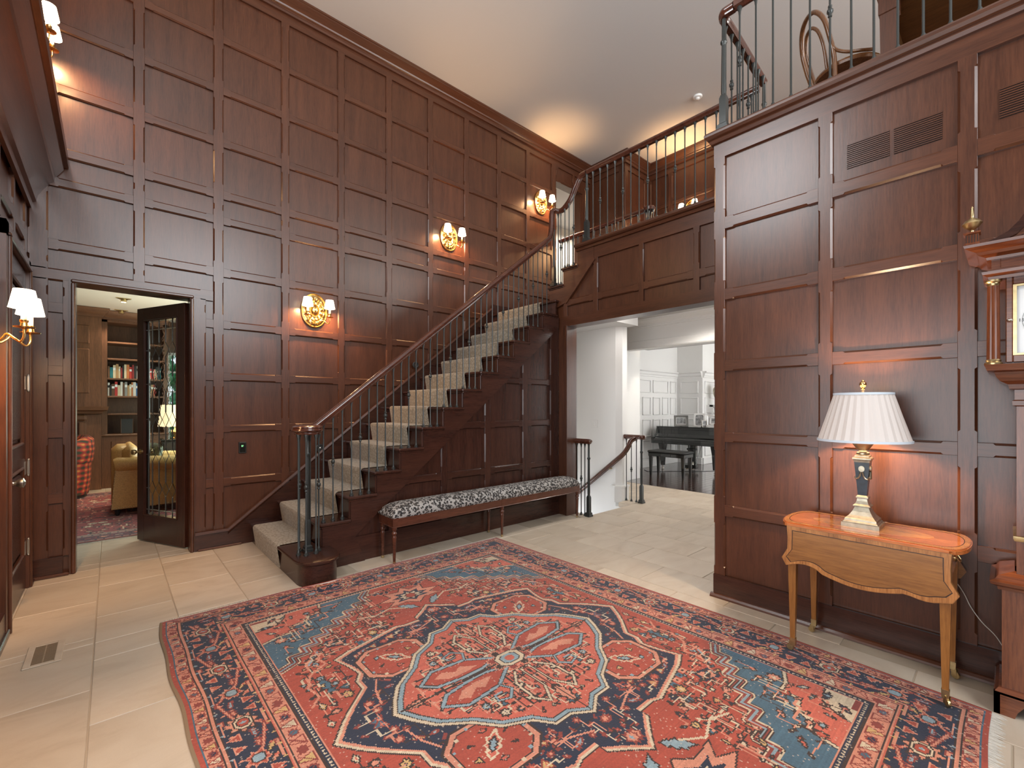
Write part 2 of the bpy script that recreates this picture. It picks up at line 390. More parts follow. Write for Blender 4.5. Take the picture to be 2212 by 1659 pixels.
def panelling(root, stiles, rails, zr, pre='w', p=0.028, c=0.011, hide=None, stop=0.055, nost=()):
    """stiles: (x0,x1) pairs; rails: (z0,z1) pairs; zr: (z0,z1) of the field; hide(x0,x1,z0,z1) drops a cell."""
    hide = hide or (lambda *a: False)
    zs = [zr[0]] + [z for r in rails for z in r] + [zr[1]]
    gaps = [(zs[i], zs[i + 1]) for i in range(0, len(zs), 2)]
    for si, (x0, x1) in enumerate(stiles):
        runs = []
        if si in nost: continue
        for z0, z1 in gaps:
            if hide(x0, x1, z0, z1): continue
            runs.append((z0, z1))
        if not runs: continue
        lo = min(r[0] for r in runs); hi = max(r[1] for r in runs)
        me = bar_mesh(hi - lo, x1 - x0, p, c, [(a - lo + stop, b - lo - stop) for a, b in runs if b - a > 0.16], 'z')
        put('stile', me, pre + 'z', root, ((x0 + x1) / 2, 0, lo))
    for i in range(len(stiles) - 1):
        a, b = stiles[i][1], stiles[i + 1][0]
        for z0, z1 in gaps:
            if z1 - z0 < 0.03 or hide(a, b, z0, z1): continue
            put('panel', panel_mesh(b - a + 0.004, z1 - z0 + 0.004), pre + 'z', root, ((a + b) / 2, 0, (z0 + z1) / 2))
        for k, (z0, z1) in enumerate(rails):
            if hide(a, b, *gaps[k]) and hide(a, b, *gaps[k + 1]): continue
            me = bar_mesh(b - a, z1 - z0, p, c, [(stop, b - a - stop)], 'x')
            put('rail', me, pre + 'x', root, (a, 0, (z0 + z1) / 2))
CORN = [(0, 0), (0.030, 0.0), (0.034, 0.022), (0.028, 0.03), (0.028, 0.048), (0.045, 0.058), (0.052, 0.072), (0.085, 0.095), (0.112, 0.118), (0.118, 0.122), (0.118, 0.133), (0.130, 0.137), (0.130, 0.158), (0.0, 0.158)]
# ================================================================== THE SETTING
RISE, RUN, X1 = 0.1988, 0.2464, 1.07
def zN(x): return RISE + (x - X1) / RUN * RISE          # nosing line of the first flight
def zLow(x): return zN(x) - 0.41                         # lower edge of the string board
ZL, ZF, CE = 14 * RISE, 17 * RISE, 5.813                 # landing, upper floor, ceiling
RZ = [(.6, .682), (1.141, 1.213), (1.658, 1.738), (2.178, 2.258), (2.695, 2.782), (3.218, 3.296), (3.471, 3.557), (3.993, 4.078), (4.518, 4.594), (5.034, 5.106)]
# ---- floor: recessed grout bed with single tiles
floor = struct(MB().box(-1.7, 7.14, -3.0, 3.62, -0.12, -0.004).box(-1.7, 4.4, 3.62, 5.45, -0.12, -0.004).box(5.72, 7.14, 3.62, 6.4, -0.12, -0.004)
               .box(-1.7, 1.6, 5.45, 11.2, -0.12, -0.004).build('floor', 'grout', smooth=0))
TP, TL = 0.408, 0.675
def tile_ok(x0, x1, y0, y1):
    cx, cy = (x0 + x1) / 2, (y0 + y1) / 2
    if x0 > 0.35 and x1 < 2.95 and y0 > 0.16 and y1 < 3.6: return False       # wholly under the carpet
    if cx > 1.3 and cx < 4.35 and cy > 4.0: return False                      # under the stairs
    if cx > 3.36 and cy < 0.9: return False
    if cy > 6.75 and cy < 10.1: return False
    if cy > 5.4 and (cx < -0.9 or cx > 0.95): return False
    return True
tm = {}
for i in range(-4, 19):
    for j in range(-3, 19):
        x0 = -0.075 + i * TP; y0 = 0.335 + (j + (0.5 if i % 2 == 0 else 0) - 1) * TL
        for rx0, rx1, ry0, ry1 in ((-0.52, 7.13, -0.9, 3.62), (-0.52, 4.4, 3.62, 5.27), (5.72, 7.13, 3.62, 5.4), (-0.224, 0.565, 5.27, 5.43), (-1.7, 1.6, 5.43, 11.0)):
            a, b, c, d = max(x0, rx0), min(x0 + TP, rx1), max(y0, ry0), min(y0 + TL, ry1)
            if b - a < 0.03 or d - c < 0.03 or not tile_ok(a, b, c, d): continue
            w, h = b - a, d - c; g = 0.0028
            key = (round(w, 2), round(h, 2))
            if key not in tm: tm[key] = MB().cbox(-w / 2 + g, w / 2 - g, -h / 2 + g, h / 2 - g, -0.02, 0, 0.0022).mesh('tile', 0)
            put('tile', tm[key], 'stone', floor, ((a + b) / 2, (c + d) / 2, random.uniform(-0.0008, 0.0004)))
# ---- ceiling
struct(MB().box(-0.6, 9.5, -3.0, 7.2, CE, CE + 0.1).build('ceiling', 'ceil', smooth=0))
# ---- north wall (the stair wall)
wn = MB()
for a, b, c, d in ((-1.7, -.224, 0, CE), (.565, 5.745, 0, CE), (-.224, .565, 2.437, CE), (5.745, 6.42, 5.31, CE), (5.745, 6.42, 0, ZF), (6.42, 7.6, 0, CE)): wn.box(a, b, 0, 0.14, c, d)
wn = struct(wn.build('wall_north', 'wz', smooth=0, loc=(0, 5.288, 0)))
SX = [(.752, .838), (1.37, 1.45), (1.978, 2.058), (2.585, 2.665), (3.191, 3.271), (3.793, 3.873), (4.409, 4.489), (5.026, 5.106), (5.628, 5.745)]
panelling(wn, SX, RZ, (.159, 5.56), hide=lambda a, b, c, d: d < min(zN(a), ZL) - 0.15)
panelling(wn, [(-.50, -.385), (.148, .228), SX[0]], RZ[4:], (2.53, 5.56), nost=(2,))
panelling(wn, [(-.50, -.385), (-.30, -.225)], RZ[:4], (.159, 2.45))
panelling(wn, [(.585, .69), SX[0]], RZ[:4], (.159, 2.45), nost=(1,))
put('rail', bar_mesh(1.25, 0.10, 0.028, 0.011, [(.1, 1.15)], 'x'), 'wx', wn, (-.50, 0, 2.49))
panelling(wn, [(5.745, 5.80), (6.18, 6.24), (6.36, 6.45)], [(5.31, 5.36)], (5.30, 5.56))
MB().box(-.5, 6.7, -0.028, 0, 5.56, 5.66).build('frieze', 'wx', wn, 0)
cor = struct(MB().sweep(CORN, [(-.5, 0, 0), (6.68, 0, 0)]).build('trim_1', 'wx', smooth=25, loc=(0, 5.262, 5.655)))
# skirt board and base of the stair wall
sk = MB().prism([(-0.5, 0), (-.30, 0), (-.30, .159), (-0.5, .159)], 5.235, 5.26).prism([(.60, 0), (4.3, 0), (4.3, zN(4.3) + .085), (.87, zN(.87) + .085), (.87, .159), (.60, .159)], 5.236, 5.262)
sk = struct(sk.build('baseboard_north', 'dx', smooth=0))
MB().sweep([(-.002, -.012), (.014, -.012), (.010, .010), (-.002, .012)], [(.60, 5.236, .168), (.87, 5.236, .168), (4.27, 5.236, zN(4.27) + .09)], side0=(0, -1, 0)).build('cap_moulding', 'wx', sk, 0)
MB().cbox(-.48, -.262, 5.215, 5.236, 0, .025, .006).cbox(.62, .99, 5.215, 5.236, 0, .02, .006).build('shoe_moulding', 'wx', sk, 0)
struct(MB().box(4.3, 5.77, 5.236, 5.262, ZL, ZL + .16).build('baseboard_landing', 'dx', smooth=0))
# ---- den door: casing, jamb and the leaded leaf standing open
d1 = MB()
for x0, x1 in ((-.262, -.222), (.563, .60)): d1.box(x0, x1, 5.244, 5.30, 0, 2.437)
d1.box(-.262, .60, 5.244, 5.30, 2.437, 2.478)
door1 = struct(d1.build('door_1', 'wz', smooth=0))
MB().cbox(-.250, -.2235, 5.222, 5.246, 0, 2.436, .008).cbox(.5645, .591, 5.222, 5.246, 0, 2.436, .008).cbox(-.2502, .5912, 5.2215, 5.246, 2.4365, 2.464, .008).build('casing_bead', 'wx', door1)
MB().box(-.244, -.2225, 5.25, 5.44, 0, 2.4365).box(.5635, .59, 5.25, 5.44, 0, 2.4365).box(-.2445, .5905, 5.251, 5.4405, 2.4365, 2.46).build('jamb', 'wz', door1, 0)
leaf = MB(); LW, LH = .772, 2.418; gx0, gx1, gz0, gz1 = .115, .66, .275, 2.29
for a, b, c, d in ((0, gx0, .012, LH), (gx1, LW, .012, LH), (gx0, gx1, .012, gz0), (gx0, gx1, gz1, LH)): leaf.cbox(a, b, -.022, .022, c, d, .002)
rzl = math.atan2(.694, -.333)
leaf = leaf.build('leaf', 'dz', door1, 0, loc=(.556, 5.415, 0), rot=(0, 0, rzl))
MB().cbox(gx0, gx0 + .014, -.03, .03, gz0, gz1, .004).cbox(gx1 - .014, gx1, -.03, .03, gz0, gz1, .004).cbox(gx0, gx1, -.03, .03, gz0, gz0 + .014, .004).cbox(gx0, gx1, -.03, .03, gz1 - .014, gz1, .004).build('glazing_bead', 'dz', leaf)
MB().box(gx0 + .005, gx1 - .005, -.003, .003, gz0 + .005, gz1 - .005).build('glass_pane', 'glass', leaf, 0)
lead = MB(); gw = gx1 - gx0; rows = [gz1 - (gz1 - gz0) * f for f in (.155, .328, .508, .688, .86)]
vx = [gx0 + .11 + k * (gw - .22) / 3 for k in range(4)]
for xx in (gx0 + .045, gx1 - .045): lead.box(xx - .003, xx + .003, -.006, .006, gz0, gz1)
for zz in (gz0 + .06, gz1 - .10): lead.box(gx0, gx1, -.006, .006, zz - .003, zz + .003)
dh, dw = .075, (vx[1] - vx[0]) * .48
dia = MB().prism([(-dw, 0), (0, -dh), (dw, 0), (0, dh)], -.004, .004).mesh('diamond', 0)
for xx in vx:
    zs = [gz0] + [r + s * dh for r in rows[::-1] for s in (-1, 1)] + [gz1]
    for a, b in zip(zs[::2], zs[1::2]): lead.box(xx - .003, xx + .003, -.006, .006, a, b)
    for r in rows:
        q = [(xx - dw, 0, r), (xx, 0, r - dh), (xx + dw, 0, r), (xx, 0, r + dh)]
        lead.tube(q, .004, 5, closed=True)
        put('diamond', dia, 'bevelglass', leaf, (xx, 0, r))
for r in rows: lead.box(gx0, vx[0] - dw, -.006, .006, r - .003, r + .003).box(vx[3] + dw, gx1, -.006, .006, r - .003, r + .003)
stuff(lead.build('leading', 'lead', leaf, 0))
kn = MB()
for s in (-1, 1):
    k = MB().lathe([(.026, 0), (.026, .008), (.011, .014), (.010, .035), (.022, .045), (.029, .06), (.026, .075), (.010, .082)], n=14)
    kn.add([(LW - .06 + x, s * (.022 + z), .93 + y) for x, y, z in k.v], k.f)
kn.build('knob', 'brassold', leaf)
for z in (.25, 1.2, 2.15): MB().cbox(-.012, .012, -.045, -.018, z - .05, z + .05, .004).build('hinge', 'blackm', leaf)
# ---- west wall (entrance front) with its windows, door and deep cornice
ww = MB(); Y0 = -3.0
def wbox(y0, y1, z0, z1): ww.box(y0 - Y0, y1 - Y0, 0, 0.12, z0, z1)
wbox(-3, -.9, 0, CE); wbox(-.9, 2.0, 2.5, 3.6); wbox(-.9, 2.0, 0, .2); wbox(2.0, 3.3, 0, 3.6); wbox(1.6, 3.2, 3.6, 3.8); wbox(3.2, 3.3, 3.6, CE); wbox(3.3, 4.13, 0, CE); wbox(4.13, 5.06, 2.44, CE); wbox(5.06, 5.29, 0, CE); wbox(-.9, 1.6, 3.6, CE); wbox(1.6, 3.2, 5.5, CE)
ww = struct(ww.build('wall_west', 'wz', smooth=0, loc=(-.528, Y0, 0), rot=(0, 0, PI / 2)))
panelling(ww, [(7.02, 7.10), (7.58, 7.66), (8.12, 8.26)], [(2.695, 2.782)], (2.56, 3.04))
panelling(ww, [(6.3, 6.38), (6.98, 7.05)], RZ[:5], (.16, 3.04))
put('stile', bar_mesh(2.4, .08, .028, .011, [(.1, 2.3)], 'z'), 'wz', ww, (8.22, 0, .16))
CR = [(0, 3.0), (.022, 3.0), (.028, 3.045), (.05, 3.06), (.058, 3.11), (.085, 3.16), (.125, 3.225), (.15, 3.25), (.155, 3.285), (.185, 3.33), (.205, 3.365), (.208, 3.385), (.235, 3.39), (.235, 3.47), (0, 3.47)]
struct(MB().sweep(CR, [(0, -3, 0), (0, 5.262, 0)]).build('trim_2', 'wy', smooth=20, loc=(-.50, 0, 0)))
struct(MB().box(-.5, -.474, 3.42, 4.1, 0, .16).box(-.5, -.474, 5.09, 5.236, 0, .16).cbox(-.474, -.455, 5.10, 5.22, 0, .025, .006).cbox(-.5, -.46, 3.42, 4.1, 0, .04, .006).build('baseboard_west', 'dy', smooth=0))
door2 = struct(MB().box(-.51, -.47, 4.03, 4.13, 0, 2.53).box(-.51, -.47, 5.06, 5.15, 0, 2.53).box(-.51, -.47, 4.03, 5.15, 2.44, 2.53).build('door_2', 'wz', smooth=0))
MB().cbox(-.474, -.455, 4.10, 4.13, 0, 2.46, .006).cbox(-.474, -.455, 5.06, 5.09, 0, 2.46, .006).cbox(-.474, -.455, 4.10, 5.09, 2.44, 2.47, .006).build('casing_bead', 'wz', door2)
lf = MB()
for a, b, c, d in ((4.135, 4.26, .01, 2.43), (4.93, 5.055, .01, 2.43), (4.26, 4.93, .01, .27), (4.26, 4.93, .95, 1.11), (4.26, 4.93, 2.29, 2.43)): lf.cbox(-.535, -.49, a, b, c, d, .002)
lf = lf.build('leaf', 'dz', door2, 0)
for c, d in ((.27, .95), (1.11, 2.29)):
    MB().cbox(-.525, -.512, 4.25, 4.94, c - .01, d + .01, .002).cbox(-.515, -.495, 4.31, 4.88, c + .05, d - .05, .012).build('door_panel', 'dz', lf, 0)
    MB().cbox(-.512, -.482, 4.26, 4.285, c, d, .008).cbox(-.512, -.482, 4.905, 4.93, c, d, .008).cbox(-.512, -.482, 4.26, 4.93, c, c + .025, .008).cbox(-.512, -.482, 4.26, 4.93, d - .025, d, .008).build('panel_moulding', 'wz', lf)
k = MB().lathe([(.030, 0), (.030, .006), (.012, .012), (.011, .035), (.02, .045), (.031, .062), (.031, .075), (.012, .084)], n=16)
MB().add([(-.49 + z, 4.19 + x, .915 + y) for x, y, z in k.v], k.f).build('knob', 'steel', lf)
for z in (.32, .93, 1.58, 2.2):
    h = MB().tube([(-.476, 5.058, z - .055), (-.476, 5.058, z + .055)], .009, 10).ball((-.476, 5.058, z + .06), .009, 8, 6).ball((-.476, 5.058, z - .06), .009, 8, 6).box(-.492, -.487, 5.0, 5.055, z - .05, z + .05)
    h.build('hinge', 'steel', door2)
def window(name, x, y0, y1, z0, z1, ny, nz, axis):
    m = MB(); t = .05
    def b(a0, a1, c0, c1, d):
        if axis == 'x': m.box(x - d, x + d, a0, a1, c0, c1)
        else: m.box(a0, a1, x - d, x + d, c0, c1)
    b(y0, y0 + t, z0, z1, .05); b(y1 - t, y1, z0, z1, .05); b(y0, y1, z0, z0 + t, .05); b(y0, y1, z1 - t, z1, .05)
    w = struct(m.build(name, 'white', smooth=0)); m = MB()
    for i in range(1, ny): a = y0 + (y1 - y0) * i / ny; b(a - .012, a + .012, z0, z1, .02)
    for i in range(1, nz): a = z0 + (z1 - z0) * i / nz; b(y0, y1, a - .012, a + .012, .02)
    m.build('glazing_bar', 'white', w, 0)
    return w
window('window_1', -.56, 1.6, 3.2, 3.8, 5.5, 2, 3, 'x'); window('window_2', -.56, -.9, 2.0, .2, 2.5, 4, 4, 'x')
# ---- south wall behind the camera, with a large unseen window added for brightness
ws = MB()
for a, b, c, d in ((-.6, -.1, 0, CE), (3.1, 9.5, 0, CE), (-.1, 3.1, 0, 3.2), (-.1, 3.1, 5.6, CE)): ws.box(a, b, -3.12, -3.0, c, d)
struct(ws.build('wall_south', 'wz', smooth=0))
window('window_added', -3.05, -.1, 3.1, 3.2, 5.6, 5, 4, 'y')
# ---- east wall (the block under the loft)
we = struct(MB().box(0, 4.5, 0, .12, 0, 3.36).box(0, .12, .12, 1.0, 0, 3.36).build('wall_east', 'wz', smooth=0, loc=(3.358, 1.473, 0), rot=(0, 0, -PI / 2)))
yb = [1.473, 1.395, .817, .742, .191, .117, -.434, -.51, -1.06, -1.135, -1.69, -1.765, -2.3, -2.38]
panelling(we, [(1.473 - yb[i], 1.473 - yb[i + 1]) for i in range(0, 14, 2)], RZ[:5], (.165, 3.225))
MB().box(0, 4.4, -.028, 0, 3.225, 3.36).build('frieze', 'wx', we, 0)
be = struct(MB().box(3.32, 3.34, -2.9, 1.473, 0, .165).build('baseboard_east', 'dy', smooth=0))
MB().sweep([(0, 0), (.024, 0), (.022, .012), (.012, .024), (0, .028)], [(0, 1.49, 0), (0, -2.9, 0)]).build('shoe_moulding', 'wy', be, 30, loc=(3.32, 0, 0))
NOS = [(0, 3.335), (.018, 3.335), (.026, 3.355), (.022, 3.366), (.04, 3.372), (.052, 3.388), (.052, 3.404), (.046, 3.416), (.03, 3.421), (-.1, 3.421), (-.1, 3.34)]
struct(MB().sweep(NOS, [(3.33, -3, 0), (3.33, 1.473, 0), (4.36, 1.473, 0)][::-1], mitre=True).build('trim_3', 'wy', smooth=25))
struct(MB().sweep(NOS, [(4.35, 1.48, 0), (4.35, 3.64, 0)][::-1]).build('trim_4', 'wy', smooth=25))
# ---- wall over the hall opening, cut to the second flight
wh = MB().prism([(1.45, 2.44), (3.83, 2.44), (3.83, 0), (3.94, 0), (3.94, 2.5), (4.25, 2.5), (4.25, ZL - .03), (4.10, ZL - .03), (4.10, 2.955), (3.86, 2.955), (3.86, 3.154), (3.62, 3.154), (3.62, 3.36), (1.45, 3.36)], 4.378, 4.52, 'x')
wh = struct(wh.build('wall_hall', 'wz', smooth=0))
wh2 = MB().prism([(-.004, .0), (.11, .0), (.11, 2.44), (-.004, 2.44)], -.028, 0, 'y')
whf = struct(wh2.build('wall_hall_face', 'wz', smooth=0, loc=(4.378, 3.94, 0), rot=(0, 0, -PI / 2)))
panelling(whf, [(.08, .14), (.555, .624), (1.186, 1.245), (1.807, 1.873), (2.42, 2.49)], [(2.687, 2.77)], (2.557, 3.195))
MB().box(-.004, 2.49, -.0275, 0, 2.44, 2.557).build('architrave', 'wx', whf, 0)
MB().box(.57, 2.49, -.0275, 0, 3.195, 3.352).build('frieze', 'wx', whf, 0)
MB().prism([(-.15, 2.66), (.11, 2.73), (.57, 3.19), (.57, 3.35), (.32, 3.35), (.32, 3.154), (.08, 3.154), (.08, 2.955), (-.16, 2.955), (-.16, ZL - .03), (-.15, ZL - .03)], -.034, 0, 'y').build('string_board', 'wx', whf, 0)
MB().prism([(.11, 2.73), (.13, 2.715), (.59, 3.175), (.57, 3.195)], -.042, 0, 'y').build('string_moulding', 'wx', whf, 0)
struct(MB().cbox(4.335, 4.53, 3.79, 3.829, 0, 2.4395, .004).box(4.336, 4.53, 1.45, 3.789, 2.425, 2.4395).build('trim_5', 'wz', smooth=0))
# ---- wall beside the stairs, panels cut by the string
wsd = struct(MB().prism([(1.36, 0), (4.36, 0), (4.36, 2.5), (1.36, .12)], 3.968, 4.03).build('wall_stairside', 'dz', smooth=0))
def clip(poly, f):
    out = []
    for i in range(len(poly)):
        p, q = poly[i], poly[(i + 1) % len(poly)]; a, b = f(*p), f(*q)
        if a <= 0: out.append(p)
        if a * b < 0: t = a / (a - b); out.append((p[0] + (q[0] - p[0]) * t, p[1] + (q[1] - p[1]) * t))
    return out
CL = lambda x, z: z - (zLow(x) + .08)
ss = [(1.96, 2.04), (2.546, 2.62), (3.122, 3.205), (3.705, 3.79), (4.19, 4.35)]; sr = [(.635, .714), (1.157, 1.236), (1.667, 1.742)]
zs = [.225] + [z for r in sr for z in r] + [2.2]
for x0, x1 in ss:
    top = min(2.5, zLow((x0 + x1) / 2) + .08)
    if top > .3:
        gaps = [(zs[i] - .225 + .055, min(zs[i + 1], top) - .225 - .055) for i in range(0, len(zs), 2)]
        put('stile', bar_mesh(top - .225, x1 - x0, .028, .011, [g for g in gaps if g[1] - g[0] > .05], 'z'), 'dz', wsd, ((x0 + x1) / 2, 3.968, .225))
for i in range(len(ss)):
    a, b = (1.45, 1.96) if i == 0 else (ss[i - 1][1], ss[i][0])
    for j in range(0, len(zs), 2):
        pl = clip([(a, zs[j]), (b, zs[j]), (b, zs[j + 1]), (a, zs[j + 1])], CL)
        if len(pl) > 2: MB().prism(pl, 3.960, 3.972).build('panel', 'dz', wsd, 0)
    for z0, z1 in sr:
        xa = max(a, X1 + (z1 - .08 + .41 - RISE) / RISE * RUN)
        if b - xa > .1: put('rail', bar_mesh(b - xa, z1 - z0, .028, .011, [(.055, b - xa - .055)], 'x'), 'dx', wsd, (xa, 3.968, (z0 + z1) / 2))
MB().box(1.36, 4.35, 3.94, 3.968, 0, .225).build('plinth', 'dx', wsd, 0)
# ---- upper floor, landing slab, hall and gallery shell
struct(MB().box(3.46, 9.5, -3, 1.46, 3.2, ZF).box(4.45, 9.5, 1.46, 3.6, 3.2, ZF).box(5.80, 9.5, 3.6, 7.1, 3.2, ZF).build('floor_upper', 'bx', smooth=0))
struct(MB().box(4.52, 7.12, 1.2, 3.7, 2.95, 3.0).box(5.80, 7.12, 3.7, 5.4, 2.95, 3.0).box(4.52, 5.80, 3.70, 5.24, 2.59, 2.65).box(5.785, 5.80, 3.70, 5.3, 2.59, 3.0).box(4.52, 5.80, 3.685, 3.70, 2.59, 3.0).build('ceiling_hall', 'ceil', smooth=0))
struct(MB().box(5.77, 5.784, 3.71, 5.24, 2.66, ZF).build('wall_landing', 'wz', smooth=0))
wst = struct(MB().prism([(5.66, 3.86), (5.78, 3.86), (5.78, 5.3), (5.60, 5.3), (5.60, 3.94)], -2.0, 2.59, 'z').build('wall_stairwell', 'white', smooth=0))
MB().prism([(5.62, 3.84), (5.80, 3.84), (5.80, 4.0), (5.56, 4.0), (5.56, 3.93)], -.02, .20, 'z').prism([(5.61, 3.83), (5.81, 3.83), (5.81, 4.0), (5.55, 4.0), (5.55, 3.92)], .20, .225, 'z').build('plinth', 'white', wst, 0)
struct(MB().box(4.42, 5.75, 5.28, 5.4, -2, 2.6).box(4.40, 4.46, 3.84, 5.3, -2, 2.6).build('wall_stairwell_far', 'white', smooth=0))
# upper gallery walls
wg = struct(MB().box(0, .76, 0, .9, ZF, CE).build('wall_gallery', 'wz', smooth=0, loc=(6.708, 5.288, 0), rot=(0, 0, -PI / 2)))
panelling(wg, [(0, .10), (.66, .76)], [(4.50, 4.58), (4.0, 4.07)], (ZF + .16, 5.56)); MB().box(0, .76, -.028, 0, 5.56, 5.66).build('frieze', 'wx', wg, 0)
wg2 = struct(MB().box(0, .75, 0, .1, ZF, CE).build('wall_recess', 'wz', smooth=0, loc=(6.68, 4.528, 0)))
panelling(wg2, [(.0, .09), (.62, .75)], [(4.55, 4.63), (4.0, 4.07)], (ZF + .16, 5.56)); MB().box(0, .75, -.028, 0, 5.56, 5.66).build('frieze', 'wx', wg2, 0)
wg3 = struct(MB().box(0, 7.4, 0, .1, ZF, CE).build('wall_gallery_east', 'wz', smooth=0, loc=(7.448, 4.54, 0), rot=(0, 0, -PI / 2)))
panelling(wg3, [(0, .10), (.44, .52), (1.30, 1.38), (1.86, 1.95), (2.5, 2.6), (3.2, 3.3)], [(4.3, 4.38), (4.98, 5.05)], (ZF + .16, 5.56)); MB().box(0, 7.3, -.028, 0, 5.56, 5.66).build('frieze', 'wx', wg3, 0)
struct(MB().sweep(CORN, [(6.68, 5.262, 0), (6.68, 4.50, 0), (7.42, 4.50, 0), (7.42, -2.9, 0)], mitre=True).build('trim_6', 'wy', smooth=25, loc=(0, 0, 5.655)))
struct(MB().box(5.5, 9.4, 7.0, 7.1, ZF, CE).box(5.5, 5.6, 5.43, 7.0, ZF, CE).build('wall_upper_room', 'cream', smooth=0))
struct(MB().box(5.75, 9.4, 5.43, 7.0, CE - .25, CE - .2).build('ceiling_upper_room', 'ceil', smooth=0))
struct(MB().box(9.4, 9.5, -3, 7.1, ZF, CE).build('wall_gallery_far', 'cream', smooth=0))
# ---- hall end: cased opening into the music room
wm = MB()
for a, b, c, d in ((4.86, 6.2, 0, 3.1), (-3, 1.2, 0, 3.1), (1.2, 4.86, 2.45, 3.1)): wm.box(7.12, 7.30, a, b, c, d)
wm = struct(wm.build('wall_hall_end', 'white', smooth=0))
MB().cbox(7.10, 7.125, 4.82, 4.98, 0, 2.45, .004).cbox(7.10, 7.125, 1.0, 4.98, 2.45, 2.58, .004).cbox(7.085, 7.125, 4.95, 4.98, 0, 2.58, .008).build('casing', 'white', wm)
MB().box(7.11, 7.31, 4.83, 4.86, 0, 2.45).box(7.11, 7.31, 1.2, 4.86, 2.44, 2.46).build('jamb', 'white', wm, 0)
struct(MB().sweep([(a * .9, b * .9) for a, b in CORN], [(7.12, 5.3, 0), (7.12, 1.2, 0)]).build('trim_7', 'white', smooth=25, loc=(0, 0, 2.807)))
struct(MB().box(7.30, 7.72, 4.86, 6.0, 0, 4.2).build('wall_music_stub', 'white', smooth=0))
mf = struct(MB().box(7.13, 12.2, 1.0, 5.7, -.1, -.003).build('floor_music', 'blackm', smooth=0))
pm = {}
for r in range(42):
    y = 5.66 - r * .11; x = 7.13 - (r * .77 % 1.7)
    while x < 12.0:
        a, b = max(x, 7.135), min(x + 1.8, 12.1); x += 1.8
        if b - a < .05: continue
        k = round(b - a, 2)
        if k not in pm: pm[k] = MB().cbox(0.0008, b - a - .0008, -.0542, .0542, -.02, 0, .0012).mesh('plank', 0)
        put('plank', pm[k], 'dfloor', mf, (a, y - .055, random.uniform(-.0003, .0003)))
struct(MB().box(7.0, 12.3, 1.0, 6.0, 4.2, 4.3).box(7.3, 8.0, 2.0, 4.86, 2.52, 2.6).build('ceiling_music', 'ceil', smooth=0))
# white wainscot walls
WR = [(.62, .70), (1.10, 1.20), (1.62, 1.72)]
def wainscot(name, loc, rz, L, cols, H=4.2):
    w = struct(MB().box(0, L, 0, .1, 0, H).build(name, 'white', smooth=0, loc=loc, rot=(0, 0, rz)))
    zz = [(.2, .62), (.70, 1.10), (1.20, 1.62), (1.72, 2.02)]
    me = {}
    for i in range(len(cols) - 1):
        for z0, z1 in zz:
            a, b = cols[i] + .05, cols[i + 1] - .05
            if z0 == 1.72 and i % 2 == 0 and i + 2 < len(cols): b = cols[i + 2] - .05
            elif z0 == 1.72 and i % 2 == 1: continue
            f = MB(); t = .025
            for q in ((a, a + t, z0, z1), (b - t, b, z0, z1), (a, b, z0, z0 + t), (a, b, z1 - t, z1)): f.cbox(q[0], q[1], -.022, 0, q[2], q[3], .008)
            f.build('panel_moulding', 'white', w)
    MB().cbox(0, L, -.03, 0, 0, .16, .006).build('skirting', 'white', w)
    MB().sweep([(0, 2.10), (.03, 2.10), (.03, 2.13), (.05, 2.15), (.06, 2.2), (.09, 2.22), (.09, 2.25), (0, 2.25)], [(0, 0, 0), (L, 0, 0)]).build('ledge', 'white', w, 25)
    return w
wainscot('wall_music_north', (7.72, 5.62, 0), 0, 2.9, [0, .35, .80, 1.25, 1.70, 2.12, 2.5, 2.88])
wainscot('wall_music_east', (10.62, 5.62, 0), -PI / 2, .64, [0.04, .60])
wainscot('wall_alcove', (10.625, 4.972, 0), 0, 1.1, [.05, .95])
struct(MB().box(11.7, 11.8, 1.0, 5.1, 0, 4.2).build('wall_alcove_end', 'white', smooth=0))
struct(MB().box(7.3, 11.8, .9, 1.0, 0, 4.2).box(7.2, 7.3, .9, 6.0, 3.1, 4.2).build('wall_music_south', 'white', smooth=0))
# ---- the den behind the north wall
struct(MB().box(-1.8, -1.7, 5.42, 11.2, 0, 3.05).build('wall_den_west', 'bz', smooth=0))
wde = MB()
for a, b, c, d in ((5.42, 7.0, 0, 3.05), (9.4, 11.2, 0, 3.05), (7.0, 9.4, 0, .5), (7.0, 9.4, 2.5, 3.05)): wde.box(1.9, 2.0, a, b, c, d)
struct(wde.build('wall_den_east', 'bz', smooth=0))
wdn = MB()
for a, b, c, d in ((-1.8, .80, 0, 3.05), (1.45, 2.0, 0, 3.05), (.80, 1.45, 0, .55), (.80, 1.45, 2.45, 3.05)): wdn.box(a, b, 10.95, 11.05, c, d)
struct(wdn.build('wall_den_north', 'bz', smooth=0))
window('window_4', 11.0, .80, 1.45, .55, 2.45, 2, 5, 'y'); window('window_5', 1.95, 7.0, 9.4, .5, 2.5, 4, 4, 'x')
struct(MB().box(-1.8, 2.0, 5.42, 11.2, 3.05, 3.12).build('ceiling_den', 'cream', smooth=0))
# ================================================================== STAIRCASE
st = thing('staircase', 'dark mahogany staircase rising along the panelled wall to the gallery', 'staircase', (1.07, 3.94, 0))
OS = (1.07, 3.94, 0)
